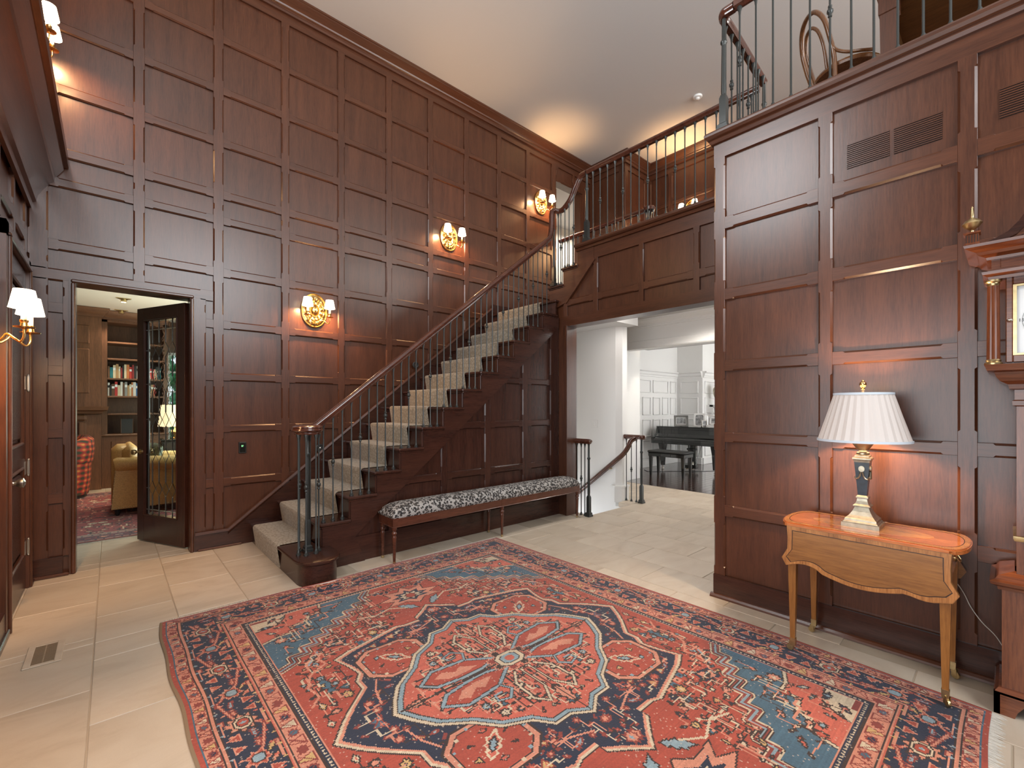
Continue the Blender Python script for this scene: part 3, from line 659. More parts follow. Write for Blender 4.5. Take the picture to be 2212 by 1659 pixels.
# bullnose first step
bn = [(1.085, 4.30), (1.085, 3.74)] + [(1.235 - .15 * math.cos(a), 3.74 - .16 * math.sin(a)) for a in [PI * k / 12 for k in range(1, 12)]] + [(1.385, 3.74), (1.385, 3.965), (1.385, 4.30)]
MB().prism(bn, 0, .165, 'z').build('curtail_riser', 'dx', st, 40, OS)
def grow(p, d, c): return [(x + d * (x - c[0]) / max(.001, math.hypot(x - c[0], y - c[1])), y + d * (y - c[1]) / max(.001, math.hypot(x - c[0], y - c[1]))) for x, y in p]
b2 = [(1.062, 4.30), (1.062, 3.74)] + [(1.235 - .173 * math.cos(a), 3.74 - .183 * math.sin(a)) for a in [PI * k / 14 for k in range(1, 14)]] + [(1.408, 3.74), (1.408, 3.94), (1.33, 3.965), (1.33, 4.30)]
m = MB(); n = len(b2); vs = []
for d, z in ((-.014, .167), (0, .176), (0, .192), (-.006, .1985)):
    vs += [(x + d * (x - 1.235) / .2, y + (d * (y - 3.95) / .25 if y < 4.2 else 0), z) for x, y in b2]
m.add(vs, [(i * n + j, i * n + (j + 1) % n, (i + 1) * n + (j + 1) % n, (i + 1) * n + j) for i in range(3) for j in range(n)] + [tuple(range(n))[::-1], tuple(range(3 * n, 4 * n))])
m.build('curtail_tread', 'dx', st, 40, OS)
MB().cbox(1.065, 1.34, 4.3, 5.235, .168, .1985, .008).box(1.085, 1.34, 4.3, 5.235, 0, .17).build('tread', 'dx', st, 30, OS)
tr = MB().cbox(0, RUN + .03, 0, 1.325, -.03, 0, .009).cbox(.012, RUN + .03, .012, 1.32, -.048, -.028, .006).mesh('tread')
ri = MB().box(.025, .045, .045, 1.32, -RISE, -.03).cbox(.012, .04, .026, .06, -RISE, -.045, .003).mesh('riser', 0)
for k in range(2, 14):
    x = X1 + (k - 1) * RUN
    put('tread', tr, 'dy', st, (x - OS[0], 3.908 - OS[1], k * RISE))
    put('riser', ri, 'dz', st, (x - OS[0], 3.908 - OS[1], k * RISE))
xl = X1 + 13 * RUN
MB().cbox(xl, xl + .12, 3.93, 5.235, ZL - .03, ZL, .009).box(xl + .025, xl + .045, 3.95, 5.23, ZL - RISE, ZL - .03).box(xl + .1, 5.77, 4.12, 5.235, ZL - .03, ZL - .001).build('landing', 'dx', st, 30, OS)
# cut string with saw-tooth top
sp = [(1.36, 0), (1.36, .2), (X1 + RUN + .025, .2)]
for k in range(2, 14):
    x = X1 + (k - 1) * RUN + .025; sp += [(x, k * RISE - .03), (x + RUN, k * RISE - .03)]
sp[-1] = (4.33, 13 * RISE - .03)
sp += [(4.33, zLow(4.33)), (X1 + (.24 + .41 - RISE) / RISE * RUN, .24), (1.72, 0)]
MB().prism(sp, 3.922, 3.966).build('string', 'dx', st, 0, OS)
# second flight
t2 = MB().cbox(0, 1.43, -.27, 0, -.03, 0, .009).cbox(.014, 1.43, -.27, -.012, -.048, -.028, .006).mesh('tread')
r2 = MB().box(.03, 1.43, -.045, -.025, -RISE, -.03).mesh('riser', 0)
for k, y in ((15, 4.125), (16, 3.881), (17, 3.637)):
    if k < 17: put('tread', t2, 'dx', st, (4.322 - OS[0], y - OS[1], k * RISE))
    put('riser', r2, 'dz', st, (4.322 - OS[0], y - OS[1], k * RISE))
# carpet runner
ca = thing('stair_runner', 'beige patterned carpet runner laid up the dark wooden stairs', 'carpet', (1.07, 4.2, 0))
pr = []
for k in range(1, 14):
    x = X1 + (k - 1) * RUN; z = k * RISE
    pr += [(x + .012, z - RISE + (.0 if k == 1 else .012)), (x - .012, z - .03), (x - .014, z - .012), (x - .006, z + .006), (x + .012, z + .013), (x + RUN, z + .012)]
z = 14 * RISE; x = xl
pr += [(x + .012, z - RISE + .012), (x - .012, z - .03), (x - .014, z - .012), (x - .006, z + .006), (x + .012, z + .013), (x + 1.2, z + .012)]
m = MB(); ys = [4.21, 4.218, 4.64, 5.072, 5.08]; vs = []
for yi, y in enumerate(ys): vs += [(a + (.008 if yi in (0, 4) else 0), y, b - (.008 if yi in (0, 4) else 0)) for a, b in pr]
n = len(pr)
m.add(vs, [(i * n + j, i * n + j + 1, (i + 1) * n + j + 1, (i + 1) * n + j) for i in range(4) for j in range(n - 1)])
m.build('carpet', 'carpet', ca, 40, (1.07, 4.2, 0))
# ---- balusters
def baluster(h, knuckle=None, r=.0065):
    key = ('bal', round(h, 3), knuckle, r)
    if key in _mc: return _mc[key]
    p = [(.019, 0), (.019, .012), (.013, .016), (.013, .026), (.0085, .034), (r, .04)]
    if knuckle: p += [(r, knuckle - .04), (.012, knuckle - .034), (.012, knuckle - .026), (.009, knuckle - .02), (.018, knuckle - .006), (.018, knuckle + .006), (.009, knuckle + .02), (.012, knuckle + .026), (.012, knuckle + .034), (r, knuckle + .04)]
    p += [(r, h - .06), (.009, h - .045), (.009, h - .035), (.018, h - .008), (.018, h)]
    _mc[key] = MB().lathe(p, n=8).mesh('baluster', 40); return _mc[key]
def newel(h, s=.021):
    return MB().sqlathe([(s + .016, 0), (s + .016, .022), (s + .010, .026), (s + .010, .045), (s, .055), (s, .24), (s * .7, .265)]).lathe([(s * .72, .262), (s * .80, .30), (s * .62, h - .22), (s * .62, h - .21), (s * .95, h - .2), (s * .95, h - .185), (s * .6, h - .175), (s * .55, h - .03), (s * .9, h)], n=12).mesh('newel', 40)
HP = [(-.020, -.032), (.020, -.032), (.024, -.014), (.032, -.008), (.034, .006), (.030, .018), (.016, .029), (0, .031), (-.016, .029), (-.030, .018), (-.034, .006), (-.032, -.008), (-.024, -.014)]
BY = 3.975
rl = thing('stair_railing', 'wrought-iron stair railing with polished mahogany handrail and spiral newel cluster', 'railing', (1.2, BY, .2))
OR = (1.2, BY, .2)
def zR(x): return 1.254 + (x - 1.295) * .8035
top = smoothpath([(1.13, BY + .0, 1.205), (1.19, BY, 1.206), (1.25, BY, 1.214), (1.31, BY, zR(1.31) - .031)], 4)
path = top + [Vector((x, BY, zR(x) - .031)) for x in (2.0, 3.0, 3.9)] + smoothpath([(4.15, BY, zR(4.15) - .031), (4.215, BY, zR(4.215) - .02), (4.245, BY, 3.70), (4.250, BY, 3.80), (4.252, BY, 3.88), (4.262, BY, 3.925), (4.29, BY - .012, 3.944), (4.335, BY - .045, 3.94), (4.35, BY - .10, 3.945), (4.35, 3.80, 3.985), (4.35, 3.73, 4.05), (4.35, 3.66, 4.16), (4.35, 3.61, 4.235), (4.35, 3.555, 4.268), (4.35, 3.48, 4.273)], 4)
MB().sweep(HP, path).build('handrail', 'rail', rl, 45, OR)
VC = (1.205, 3.868)
MB().lathe([(.02, -.036), (.098, -.036), (.104, -.024), (.101, -.018), (.116, -.010), (.122, .0), (.118, .012), (.112, .016), (.118, .020), (.116, .028), (.10, .036), (.07, .04), (.02, .041)], VC[0], VC[1], 28, z=1.206).build('volute_cap', 'rail', rl, 35, OR)
nw = newel(1.00, .019); put('newel', nw, 'iron', rl, (VC[0] + .01 - OR[0], VC[1] - OR[1] + .03, -.002))
for k, (a, kn_) in enumerate(((200, None), (245, .55), (300, None), (350, .55), (120, .55), (60, None))):
    put('baluster', baluster(.975, kn_), 'iron', rl, (VC[0] + .085 * math.cos(math.radians(a)) - OR[0], VC[1] + .085 * math.sin(math.radians(a)) - OR[1], -.0015))
for k in range(2, 14):
    for j in range(3):
        x = X1 + (k - 1) * RUN + (.052, .134, .216)[j]; zb = k * RISE
        if x > 4.23: continue
        h = zR(x) - .060 - zb + .006
        h0 = zR(X1 + RUN + (.052, .134, .216)[j]) - .060 - 2 * RISE + .006
        put('baluster', baluster(h, round(h * .56, 3) if j == 1 else None), 'iron', rl, (x - OR[0], BY - OR[1], zb - OR[2]))
put('newel', newel(3.915 - 15 * RISE, .021), 'iron', rl, (4.352 - OR[0], 4.03 - OR[1], 15 * RISE - OR[2]))
for y, zt, zb in ((3.95, 3.915, 15), (3.905, 3.93, 15), (3.835, 3.945, 16), (3.765, 3.99, 16), (3.69, 4.08, 16)):
    put('baluster', baluster(zt - zb * RISE, .48 if y in (3.905, 3.69) else None), 'iron', rl, (4.35 - OR[0], y - OR[1], zb * RISE - OR[2]))
# ---- balcony railing above the hall opening
br = thing('balcony_railing', 'iron balcony railing above the wide hall opening, ending at the stairs', 'railing', (4.35, 2.5, 3.42)); OB = (4.35, 2.5, 3.42)
MB().sweep(HP, [(4.35, 3.47, 4.273), (4.35, 1.52, 4.273)]).build('handrail', 'rail', br, 45, OB)
put('newel', newel(.84, .026), 'iron', br, (0, 3.48 - 2.5, 0))
for i in range(18):
    y = 3.385 - i * .106
    put('baluster', baluster(.826, (.44 if i % 3 == 1 else None) if i < 12 else (.44 if i % 3 == 2 else None)), 'iron', br, (0, y - 2.5, 0))
# ---- loft railing over the east wall with its return
lr = thing('loft_railing', 'iron railing on the loft edge above the panelled block, with turned corner', 'railing', (3.335, 1.38, 3.42)); OL = (3.335, 1.38, 3.42)
MB().sweep(HP, smoothpath([(4.31, 1.47, 4.273), (3.8, 1.44, 4.273), (3.45, 1.425, 4.273), (3.39, 1.425, 4.273), (3.34, 1.40, 4.273), (3.335, 1.33, 4.273), (3.335, .9, 4.273), (3.335, -2.8, 4.273)], 5)).build('handrail', 'rail', lr, 45, OL)
put('newel', newel(.845, .024), 'iron', lr, (.015, .03, 0))
for i in range(24):
    y = 1.292 - i * .1075
    put('baluster', baluster(.826, .44 if i % 5 in (0,) else None), 'iron', lr, (0, y - OL[1], 0))
for i in range(8):
    put('baluster', baluster(.826, .44 if i % 3 == 1 else None), 'iron', lr, (3.43 + i * .108 - OL[0], 1.43 - OL[1], 0))
put('newel', newel(.845, .022), 'iron', lr, (4.30 - OL[0], 1.46 - OL[1], 0))
# ---- gallery railing beyond the landing
gr = thing('gallery_railing', 'thin iron railing beside the upstairs landing, ending in a scrolled post', 'railing', (5.8, 4.4, ZF)); OG = (5.8, 4.4, ZF)
sc_ = [(5.80 - .07 * (1 - t / 9) * math.sin(t * .75) , 3.50 - .07 * (1 - t / 9) * math.cos(t * .75), 4.262) for t in range(8)]
MB().sweep(HP, [(5.80, 5.23, 4.262), (5.80, 3.62, 4.262), (5.80, 3.56, 4.262)]).build('handrail', 'rail', gr, 45, OG)
MB().lathe([(.02, -.03), (.075, -.03), (.085, -.008), (.09, .004), (.08, .02), (.05, .031), (.02, .032)], 5.80, 3.50, 20, z=4.262).build('volute_cap', 'rail', gr, 35, OG)
put('newel', newel(.85, .02), 'iron', gr, (0, 3.50 - 4.4, 0))
for i in range(14): put('baluster', baluster(.858, .42 if i % 3 == 1 else None), 'iron', gr, (0, 5.17 - i * .114 - 4.4, 0))
for a in (.3, 1.6, 2.9): put('baluster', baluster(.858), 'iron', gr, (.06 * math.sin(a), 3.50 - .06 * math.cos(a) - 4.4, 0))
# ---- two short railings around the stairs to the basement
b1 = thing('basement_railing', 'short iron railing behind the bench end, guarding the basement stairs', 'railing', (4.53, 3.7, 0)); O1 = (4.53, 3.7, 0)
MB().sweep(HP, [(4.53, 3.85, .955), (4.53, 3.60, .955), (4.53, 3.575, .953), (4.53, 3.56, .948)], scale=[1, 1, .95, .8]).build('handrail', 'rail', b1, 45, O1)
put('newel', newel(.93, .022), 'iron', b1, (0, 3.592 - 3.7, 0))
for i, y in enumerate((3.655, 3.715, 3.785)): put('baluster', baluster(.928, .47 if i == 1 else None), 'iron', b1, (0, y - 3.7, 0))
b2_ = thing('basement_railing', 'short iron railing across the white hall with handrail diving to the basement', 'railing', (5.72, 3.7, 0)); O2 = (5.72, 3.7, 0)
MB().sweep(HP, [(5.72, 3.95, .955), (5.72, 3.62, .955), (5.72, 3.57, .955), (5.72, 3.53, .945)], scale=[1, 1, 1, .8]).build('handrail', 'rail', b2_, 45, O2)
MB().lathe([(.02, -.03), (.042, -.03), (.05, -.008), (.052, .004), (.046, .02), (.02, .031)], 5.72, 3.56, 16, z=.955).build('volute_cap', 'rail', b2_, 35, O2)
MB().sweep(HP, smoothpath([(5.62, 3.62, .945), (5.57, 3.66, .90), (5.55, 3.70, .80), (5.545, 3.78, .70), (5.54, 3.90, .60), (5.54, 4.3, .28), (5.54, 4.7, -.04), (5.54, 5.1, -.36)], 4)).build('sloping_handrail', 'rail', b2_, 45, O2)
MB().cbox(5.54, 5.61, 4.0, 4.04, .46, .48, .004).build('bracket', 'brassold', b2_, 0, O2)
put('newel', newel(.93, .022), 'iron', b2_, (0, 3.575 - 3.7, 0))
for i, y in enumerate((3.66, 3.745, 3.83)): put('baluster', baluster(.928, .47 if i == 1 else None), 'iron', b2_, (0, y - 3.7, 0))
# basement stair edge (stone nosing and the flight below)
bs = thing('basement_stairs', 'stone edged stairwell opening leading down beside the white wall', 'staircase', (5.1, 3.7, 0)); OQ = (5.1, 3.7, 0)
MB().cbox(4.44, 4.60, 3.56, 3.9, -.06, 0, .006).build('kerb', 'stone', bs, 30, OQ); MB().cbox(5.52, 5.72, 3.62, 3.84, -.07, .001, .012).build('kerb', 'stone', bs, 30, OQ)
MB().box(5.545, 5.7, 3.66, 3.9, -.3, -.07).build('kerb_base', 'white', bs, 0, OQ)
tb = MB().cbox(4.47, 5.6, 0, .30, -.04, 0, .01).box(4.47, 5.6, .0, .02, .0, .16).mesh('tread', 30)
for i in range(6): put('tread', tb, 'stone', bs, (-OQ[0], 3.63 + i * .26 - OQ[1], -.18 * (i + 1)))
# ---- sconces
def make_sconce(name, label, group=None, reach=.155, half=.118):
    t = thing(name, label, 'wall lamp', group=group)
    A, Bv = .145, .195; m = MB(); n = 36; rings = [(1.0, 0), (1.0, .010), (.985, .016), (.955, .018), (.93, .012), (.90, .008)]
    vs = []
    def rel(q, k):
        a = 2 * PI * k / n
        return .008 + .010 * abs(math.sin(6 * a)) * (1 if .45 < q < .85 else 0)
    allr = rings + [(q, None) for q in (.80, .72, .64, .56, .48)] + [(.40, .016), (.38, .026), (.34, .026), (.32, .018), (.28, .03), (.2, .044), (.1, .052), (.01, .054)]
    for q, h in allr:
        for k in range(n):
            a = 2 * PI * k / n
            hh = h if h is not None else rel(q, k) + (.008 if int(q * 100 / 8) % 2 else 0) * (1 if k % 3 else .2)
            vs.append((A * q * math.cos(a), -hh, Bv * q * math.sin(a)))
    fs = [(i * n + k, i * n + (k + 1) % n, (i + 1) * n + (k + 1) % n, (i + 1) * n + k) for i in range(len(allr) - 1) for k in range(n)] + [tuple(range((len(allr) - 1) * n, len(allr) * n))]
    m.add(vs, fs).build('backplate', 'brass', t, 30)
    for s in (-1, 1):
        arm = MB().tube(smoothpath([(s * .012, -.02, -.135), (s * .03, -.05, -.155), (s * .05, -.075, -.135), (s * .062, -.09, -.115), (s * .085, -.115, -.135), (s * .105, -reach + .015, -.155), (s * half, -reach, -.13), (s * half, -reach, -.085)], 5), .0055, 8).build('arm', 'brass', t, 50)
        C = (s * half, -reach)
        MB().lathe([(.006, -.092), (.014, -.088), (.040, -.084), (.042, -.080), (.016, -.078), (.013, -.06), (.017, -.055), (.017, -.045), (.012, -.042)], C[0], C[1], 16).build('drip_pan', 'brass', arm, 40)
        MB().lathe([(.0115, -.045), (.0115, .045)], C[0], C[1], 12).build('candle', 'ivory', arm, 40)
        sh = MB().lathe([(.057, .015), (.040, .108)], C[0], C[1], 24, cap=False).build('shade', 'shade', arm, 60, recalc=False)
        MB().tube([(C[0] + .0575 * math.cos(k * PI / 12), C[1] + .0575 * math.sin(k * PI / 12), .016) for k in range(24)], .0015, 4, True).build('shade_trim', 'selvage', arm, 60) if False else None
    return t
sp_ = [('sconce', 'two-armed oval brass wall sconce, lowest of the three beside the stairs', (1.714, 5.276, 2.485), 0),
       ('sconce', 'two-armed oval brass wall sconce, middle one of the three beside the stairs', (3.532, 5.276, 3.775), 0),
       ('sconce', 'two-armed oval brass wall sconce, highest beside the stairs, by the upper doorway', (5.37, 5.276, 4.815), 0),
       ('sconce', 'two-armed oval brass sconce glowing on the gallery wall behind the balcony railing', (7.436, 3.66, 4.76), -PI / 2),
       ('sconce', 'brass sconce with two white shades beside the entrance door, at eye level', (-.485, 3.47, 1.885), PI / 2),
       ('sconce', 'brass sconce with two white shades high above the deep cornice', (-.50, 4.90, 4.28), PI / 2)]
proto = None
for nme, lab, loc, rz in sp_:
    if proto is None:
        proto = make_sconce(nme, lab, 'brass two-arm sconces'); proto.location = loc; proto.rotation_euler = (0, 0, rz); o = proto
    else: o = dup(proto, loc, rz, lab)
    R = Matrix.Rotation(rz, 3, 'Z')
    for s in (-1, 1):
        p = Vector(loc) + R @ Vector((s * .118, -.130, .034)); point('sconce_bulb', p, SCONCE_W * (1.6 if rz > 0 and loc[2] < 3 else 2 if loc[0] > 7 else 1), WARM, .02)
# ================================================================== FURNITURE
# ---- bench
be_ = thing('bench', 'long leopard-print upholstered bench with turned mahogany legs below the stairs', 'bench', (3.12, 3.77, 0)); OB_ = (3.12, 3.77, 0)
bx0, bx1, by0, by1 = 1.85, 4.40, 3.635, 3.905
m = MB()
for a, b, c, d in ((bx0, bx1, by0, by0 + .03), (bx0, bx1, by1 - .03, by1), (bx0, bx0 + .03, by0, by1), (bx1 - .03, bx1, by0, by1)): m.cbox(a, b, c, d, .325, .41, .004)
m.cbox(bx0 - .004, bx1 + .004, by0 - .004, by1 + .004, .325, .334, .003).build('apron', 'benchwood', be_, 0, OB_)
nx, ny = 64, 12; vs = []; fs = []
def cush(u, v):
    e = 1 - abs(2 * u - 1) ** 26; g = 1 - abs(2 * v - 1) ** 3.2
    return .41 + .018 + .092 * (max(0, e) ** .6) * (max(0, g) ** .55)
for i in range(nx + 1):
    for j in range(ny + 1):
        u, v = i / nx, j / ny; s = 1 + .0
        vs.append((bx0 - .012 + (bx1 - bx0 + .024) * u, by0 - .012 + (by1 - by0 + .024) * v, cush(u, v)))
fs = [(i * (ny + 1) + j, (i + 1) * (ny + 1) + j, (i + 1) * (ny + 1) + j + 1, i * (ny + 1) + j + 1) for i in range(nx) for j in range(ny)]
m = MB().add(vs, fs)
ring = [i * (ny + 1) for i in range(nx + 1)] + [nx * (ny + 1) + j for j in range(1, ny + 1)] + [i * (ny + 1) + ny for i in range(nx - 1, -1, -1)] + [j for j in range(ny - 1, 0, -1)]
o = len(m.v); m.v += [(min(max(m.v[i][0], bx0 + .002), bx1 - .002), min(max(m.v[i][1], by0 + .002), by1 - .002), .40) for i in ring]
k = len(ring); m.f += [(ring[i], ring[(i + 1) % k], o + (i + 1) % k, o + i) for i in range(k)]
m.build('cushion', 'leopard', be_, 60, OB_)
leg = MB().sqlathe([(.024, .325), (.024, .41)]).lathe([(.010, .018), (.012, .02), (.0185, .225), (.021, .24), (.016, .25), (.016, .256), (.024, .268), (.024, .278), (.015, .29), (.020, .30), (.024, .312), (.024, .327)], n=12).mesh('leg', 40)
tip = MB().lathe([(.009, 0), (.0125, .004), (.0125, .024)], n=12).mesh('brass_tip', 40)
for x in (bx0 + .022, 3.13, bx1 - .022):
    for y in (by0 + .022, by1 - .022):
        l = put('leg', leg, 'benchwood', be_, (x - OB_[0], y - OB_[1], 0)); put('brass_tip', tip, 'brassold', l)
# ---- drop-leaf table
tb_ = thing('drop_leaf_table', 'satinwood drop-leaf table with tapered legs and scalloped leaf against the panelling', 'table', (3.07, .52, 0)); OT = (3.07, .52, 0)
def outline(x0, x1, y0, y1, k=10):
    pts = []
    for y, s in ((y1, 1), (y0, -1)):
        for i in range(k + 1):
            a = PI * i / k
            pts.append(((x0 + x1) / 2 + s * (-(x1 - x0) / 2) * math.cos(a) * 1.0, y + s * .075 * math.sin(a) ** .8))
    return pts
TZ = .742
MB().prism(outline(2.862, 3.285, .20, .835), TZ - .022, TZ - .004, 'z').prism(outline(2.868, 3.279, .205, .83), TZ - .004, TZ, 'z').build('top', 'topwood', tb_, 25, OT)
def flat(poly, z, name, mat): return MB().prism(poly, z - .0008, z, 'z').build(name, mat, tb_, 0, OT)
def ringp(o1, o2, z, name, mat):
    n = len(o1); m = MB().add([(x, y, z) for x, y in o1] + [(x, y, z) for x, y in o2], [(i, (i + 1) % n, n + (i + 1) % n, n + i) for i in range(n)]); return m.build(name, mat, tb_, 0, OT)
ringp(outline(2.870, 3.277, .207, .828), outline(2.905, 3.242, .225, .81), TZ + .0005, 'crossbanding', 'cross')
ringp(outline(2.905, 3.242, .225, .81), outline(2.910, 3.237, .228, .807), TZ + .0006, 'inlay_line', 'inlay')
flat([(3.073 + .105 * math.cos(a), .518 + .26 * math.sin(a)) for a in [2 * PI * i / 32 for i in range(32)]], TZ + .0008, 'oval_inlay', 'oval')
MB().box(2.90, 3.25, .20, .235, .60, TZ - .02).box(2.90, 3.25, .80, .835, .60, TZ - .02).box(2.90, 2.925, .2, .83, .60, TZ - .02).box(3.225, 3.25, .2, .83, .60, TZ - .02).build('frame', 'sty', tb_, 0, OT)
def leafp(d=0):
    y0, y1 = .155 + d, .872 - d; pts = []
    pts += [(y1 - .025 - d * .2, TZ - .012 - d), (y1 - .03, .66), (y1 - .028 + .0, .60), (y1, .545 + d * .4), (y1 - .022, .505 + d)]
    for i in range(1, 24):
        t = i / 24; y = (y1 - .03) + ((y0 + .03) - (y1 - .03)) * t
        z = .505 + .022 * math.cos(2 * PI * t * 1.0) * -1 - .028 * math.sin(PI * t) ** 2 + .022
        z = .508 + .022 * (math.sin(PI * t * 4 + .0) * (1 - t * .0) if t < .25 or t > .75 else 0) - .040 * max(0, math.sin(PI * (t - .2) / .6)) * (1 if .2 < t < .8 else 0)
        pts.append((y, z + d))
    pts += [(y0 + .022, .505 + d), (y0, .545 + d * .4), (y0 + .028, .60), (y0 + .03, .66), (y0 + .025 + d * .2, TZ - .012 - d)]
    return pts
lp = leafp(); lf_ = MB().prism(lp, 2.838, 2.858, 'x').build('drop_leaf', 'sty', tb_, 25, OT)
def ringx(o1, o2, x, name, mat):
    n = len(o1); m = MB().add([(x, y, z) for y, z in o1] + [(x, y, z) for y, z in o2], [(i, (i + 1) % n, n + (i + 1) % n, n + i) for i in range(n)]); return m.build(name, mat, lf_, 0, OT)
ringx(leafp(.002), leafp(.022), 2.8372, 'crossbanding', 'cross'); ringx(leafp(.022), leafp(.0255), 2.8370, 'inlay_line', 'inlay')
MB().sweep([(-.012, -.008), (.006, -.012), (.012, 0), (.006, .010), (-.012, .012)], [(2.852, .19, TZ - .012), (2.852, .845, TZ - .012)]).build('rule_joint', 'topwood', tb_, 30, OT)
MB().prism(lp, 3.288, 3.306, 'x').build('drop_leaf', 'sty', tb_, 25, OT)
dr = MB().cbox(2.935, 3.215, .185, .205, .605, .71, .004).build('drawer', 'topwood', tb_, 0, OT)
m = MB(); m.sweep([(-.001, -.001), (.003, 0), (0, .003)], [(3.10 + .035 * math.cos(a), .182, .66 + .022 * math.sin(a)) for a in [2 * PI * i / 20 for i in range(20)]], closed=True)
m.prism([(3.10 + .036 * math.cos(a), .66 + .023 * math.sin(a)) for a in [2 * PI * i / 20 for i in range(20)]], .181, .185).tube([(3.07, .178, .662), (3.075, .168, .645), (3.10, .165, .638), (3.125, .168, .645), (3.13, .178, .662)], .003, 6).build('oval_pull', 'brassold', dr, 40, OT)
lg = MB()
for z0, z1, a, b in ((.07, .60, .0115, .0215), (.60, .72, .0215, .0215)): lg.sqlathe([(a, z0), (b, z1)])
for s in (-1, 1): lg.add([(s * .004 - .0012, -.0220, .60), (s * .004 + .0012, -.0220, .60), (s * .003 + .001, -.0120, .09), (s * .003 - .001, -.0120, .09)], [(0, 1, 2, 3)])
lg = lg.mesh('leg', 0)
cp = MB().sqlathe([(.013, .045), (.0145, .085)]).lathe([(.006, .03), (.006, .046)], n=8).mesh('brass_cup', 30)
cw = MB(); cw.v = []; q = MB().lathe([(.004, -.006), (.016, -.006), (.018, -.003), (.018, .003), (.016, .006), (.004, .006)], n=16)
cw.add([(z, x + .014, y + .018) for x, y, z in q.v], q.f).box(-.010, -.007, .0, .02, .012, .05).box(.007, .010, .0, .02, .012, .05); cw = cw.mesh('caster', 30)
for x, y, s in ((2.892, .830, 1), (3.24, .815, 1), (2.892, .205, -1), (3.24, .205, -1)):
    zr = .0105 if x < 3 else 0
    l = put('leg', lg, 'stz', tb_, (x - OT[0], y - OT[1], 0)); put('brass_cup', cp, 'brassold', l)
    c = put('caster', cw, 'brassold', l, (0, 0, zr - .0), (0, 0, random.uniform(-1, 1) + (PI if s < 0 else 0)))
# ---- table lamp
la = thing('table_lamp', 'lit table lamp with pleated cream shade and blue-black column on satinwood table', 'lamp', (3.095, .548, TZ + .001))
MB().sqlathe([(.083, 0), (.083, .020), (.076, .022), (.076, .026), (.070, .032), (.069, .042), (.064, .046), (.052, .060), (.040, .080), (.033, .098), (.031, .104), (.038, .108), (.038, .113), (.030, .120), (.024, .136), (.022, .150), (.027, .153), (.027, .160), (.020, .168)]).build('base', 'silver', la, 0)
MB().sqlathe([(.0195, .167), (.0335, .352)]).build('column', 'navycol', la, 0)
m = MB().sqlathe([(.034, .350), (.036, .362), (.041, .366), (.041, .374), (.032, .380), (.032, .386), (.025, .392)]).lathe([(.024, .388), (.030, .394), (.030, .402), (.021, .408), (.019, .415), (.030, .424), (.046, .448), (.054, .462), (.058, .466), (.050, .474), (.02, .476)], n=20).lathe([(.006, .47), (.006, .752)], n=8)
m.build('cap', 'silver', la, 40)
gl = MB().prism([(.014 * math.cos(a), .315 + .0165 * math.sin(a)) for a in [2 * PI * i / 18 for i in range(18)]], -.0385, -.030)
for s in (-1, 1): gl.tube([(s * .004, -.034, .298), (s * .008, -.0335, .275), (s * .016, -.0325, .262), (s * .026, -.031, .258), (s * .029, -.030, .27)], .0045, 6)
orn = gl.mesh('garland', 40)
put('garland', orn, 'silver', la); put('garland', orn, 'silver', la, None, (0, 0, -PI / 2)); put('garland', orn, 'silver', la, None, (0, 0, PI / 2))
NP = 30
def pleat(u, h): return 1 + .020 * (abs(((u * NP) % 1) - .5) * 2 - .5)
n = NP * 4; sh = MB(); vs = []
for r, z in ((.206, .468), (.168, .595), (.130, .728)):
    for k in range(n):
        a = 2 * PI * k / n; rr = r * (1 + (.014, -.004, -.014, .004)[k % 4]); vs.append((rr * math.cos(a), rr * math.sin(a), z))
sh.add(vs, [(i * n + k, i * n + (k + 1) % n, (i + 1) * n + (k + 1) % n, (i + 1) * n + k) for i in range(2) for k in range(n)])
sh = sh.build('shade', 'shadeb', la, 20, recalc=False)
for r, z in ((.2085, .470), (.1325, .726)): MB().sweep([(-.002, -.006), (.003, -.006), (.003, .006), (-.002, .006)], [(r * math.cos(2 * PI * k / 48), r * math.sin(2 * PI * k / 48), z) for k in range(48)], closed=True).build('ribbon_trim', 'shadetrim', sh, 40)
MB().lathe([(.004, .748), (.010, .752), (.010, .757), (.005, .760), (.012, .766), (.017, .778), (.014, .790), (.006, .796), (.006, .799), (.0005, .806)], n=16).box(-.13, .13, -.002, .002, .722, .726).build('finial', 'brass', la, 40)
point('table_lamp_bulb', (3.095, .548, TZ + .60), LAMP_W, (1, .70, .42), .03)
cd = tag(MB().tube(smoothpath([(3.18, .52, TZ + .003), (3.26, .50, TZ + .004), (3.318, .40, .70), (3.318, .20, .48), (3.315, .14, .36), (3.305, .10, .30), (3.302, .05, .245), (3.305, .0, .15), (3.312, -.05, .10)], 6), .0022, 6).build('lamp_cord', 'fringe', smooth=60), 'thin pale lamp cord drooping from the table towards the clock foot', 'cord')
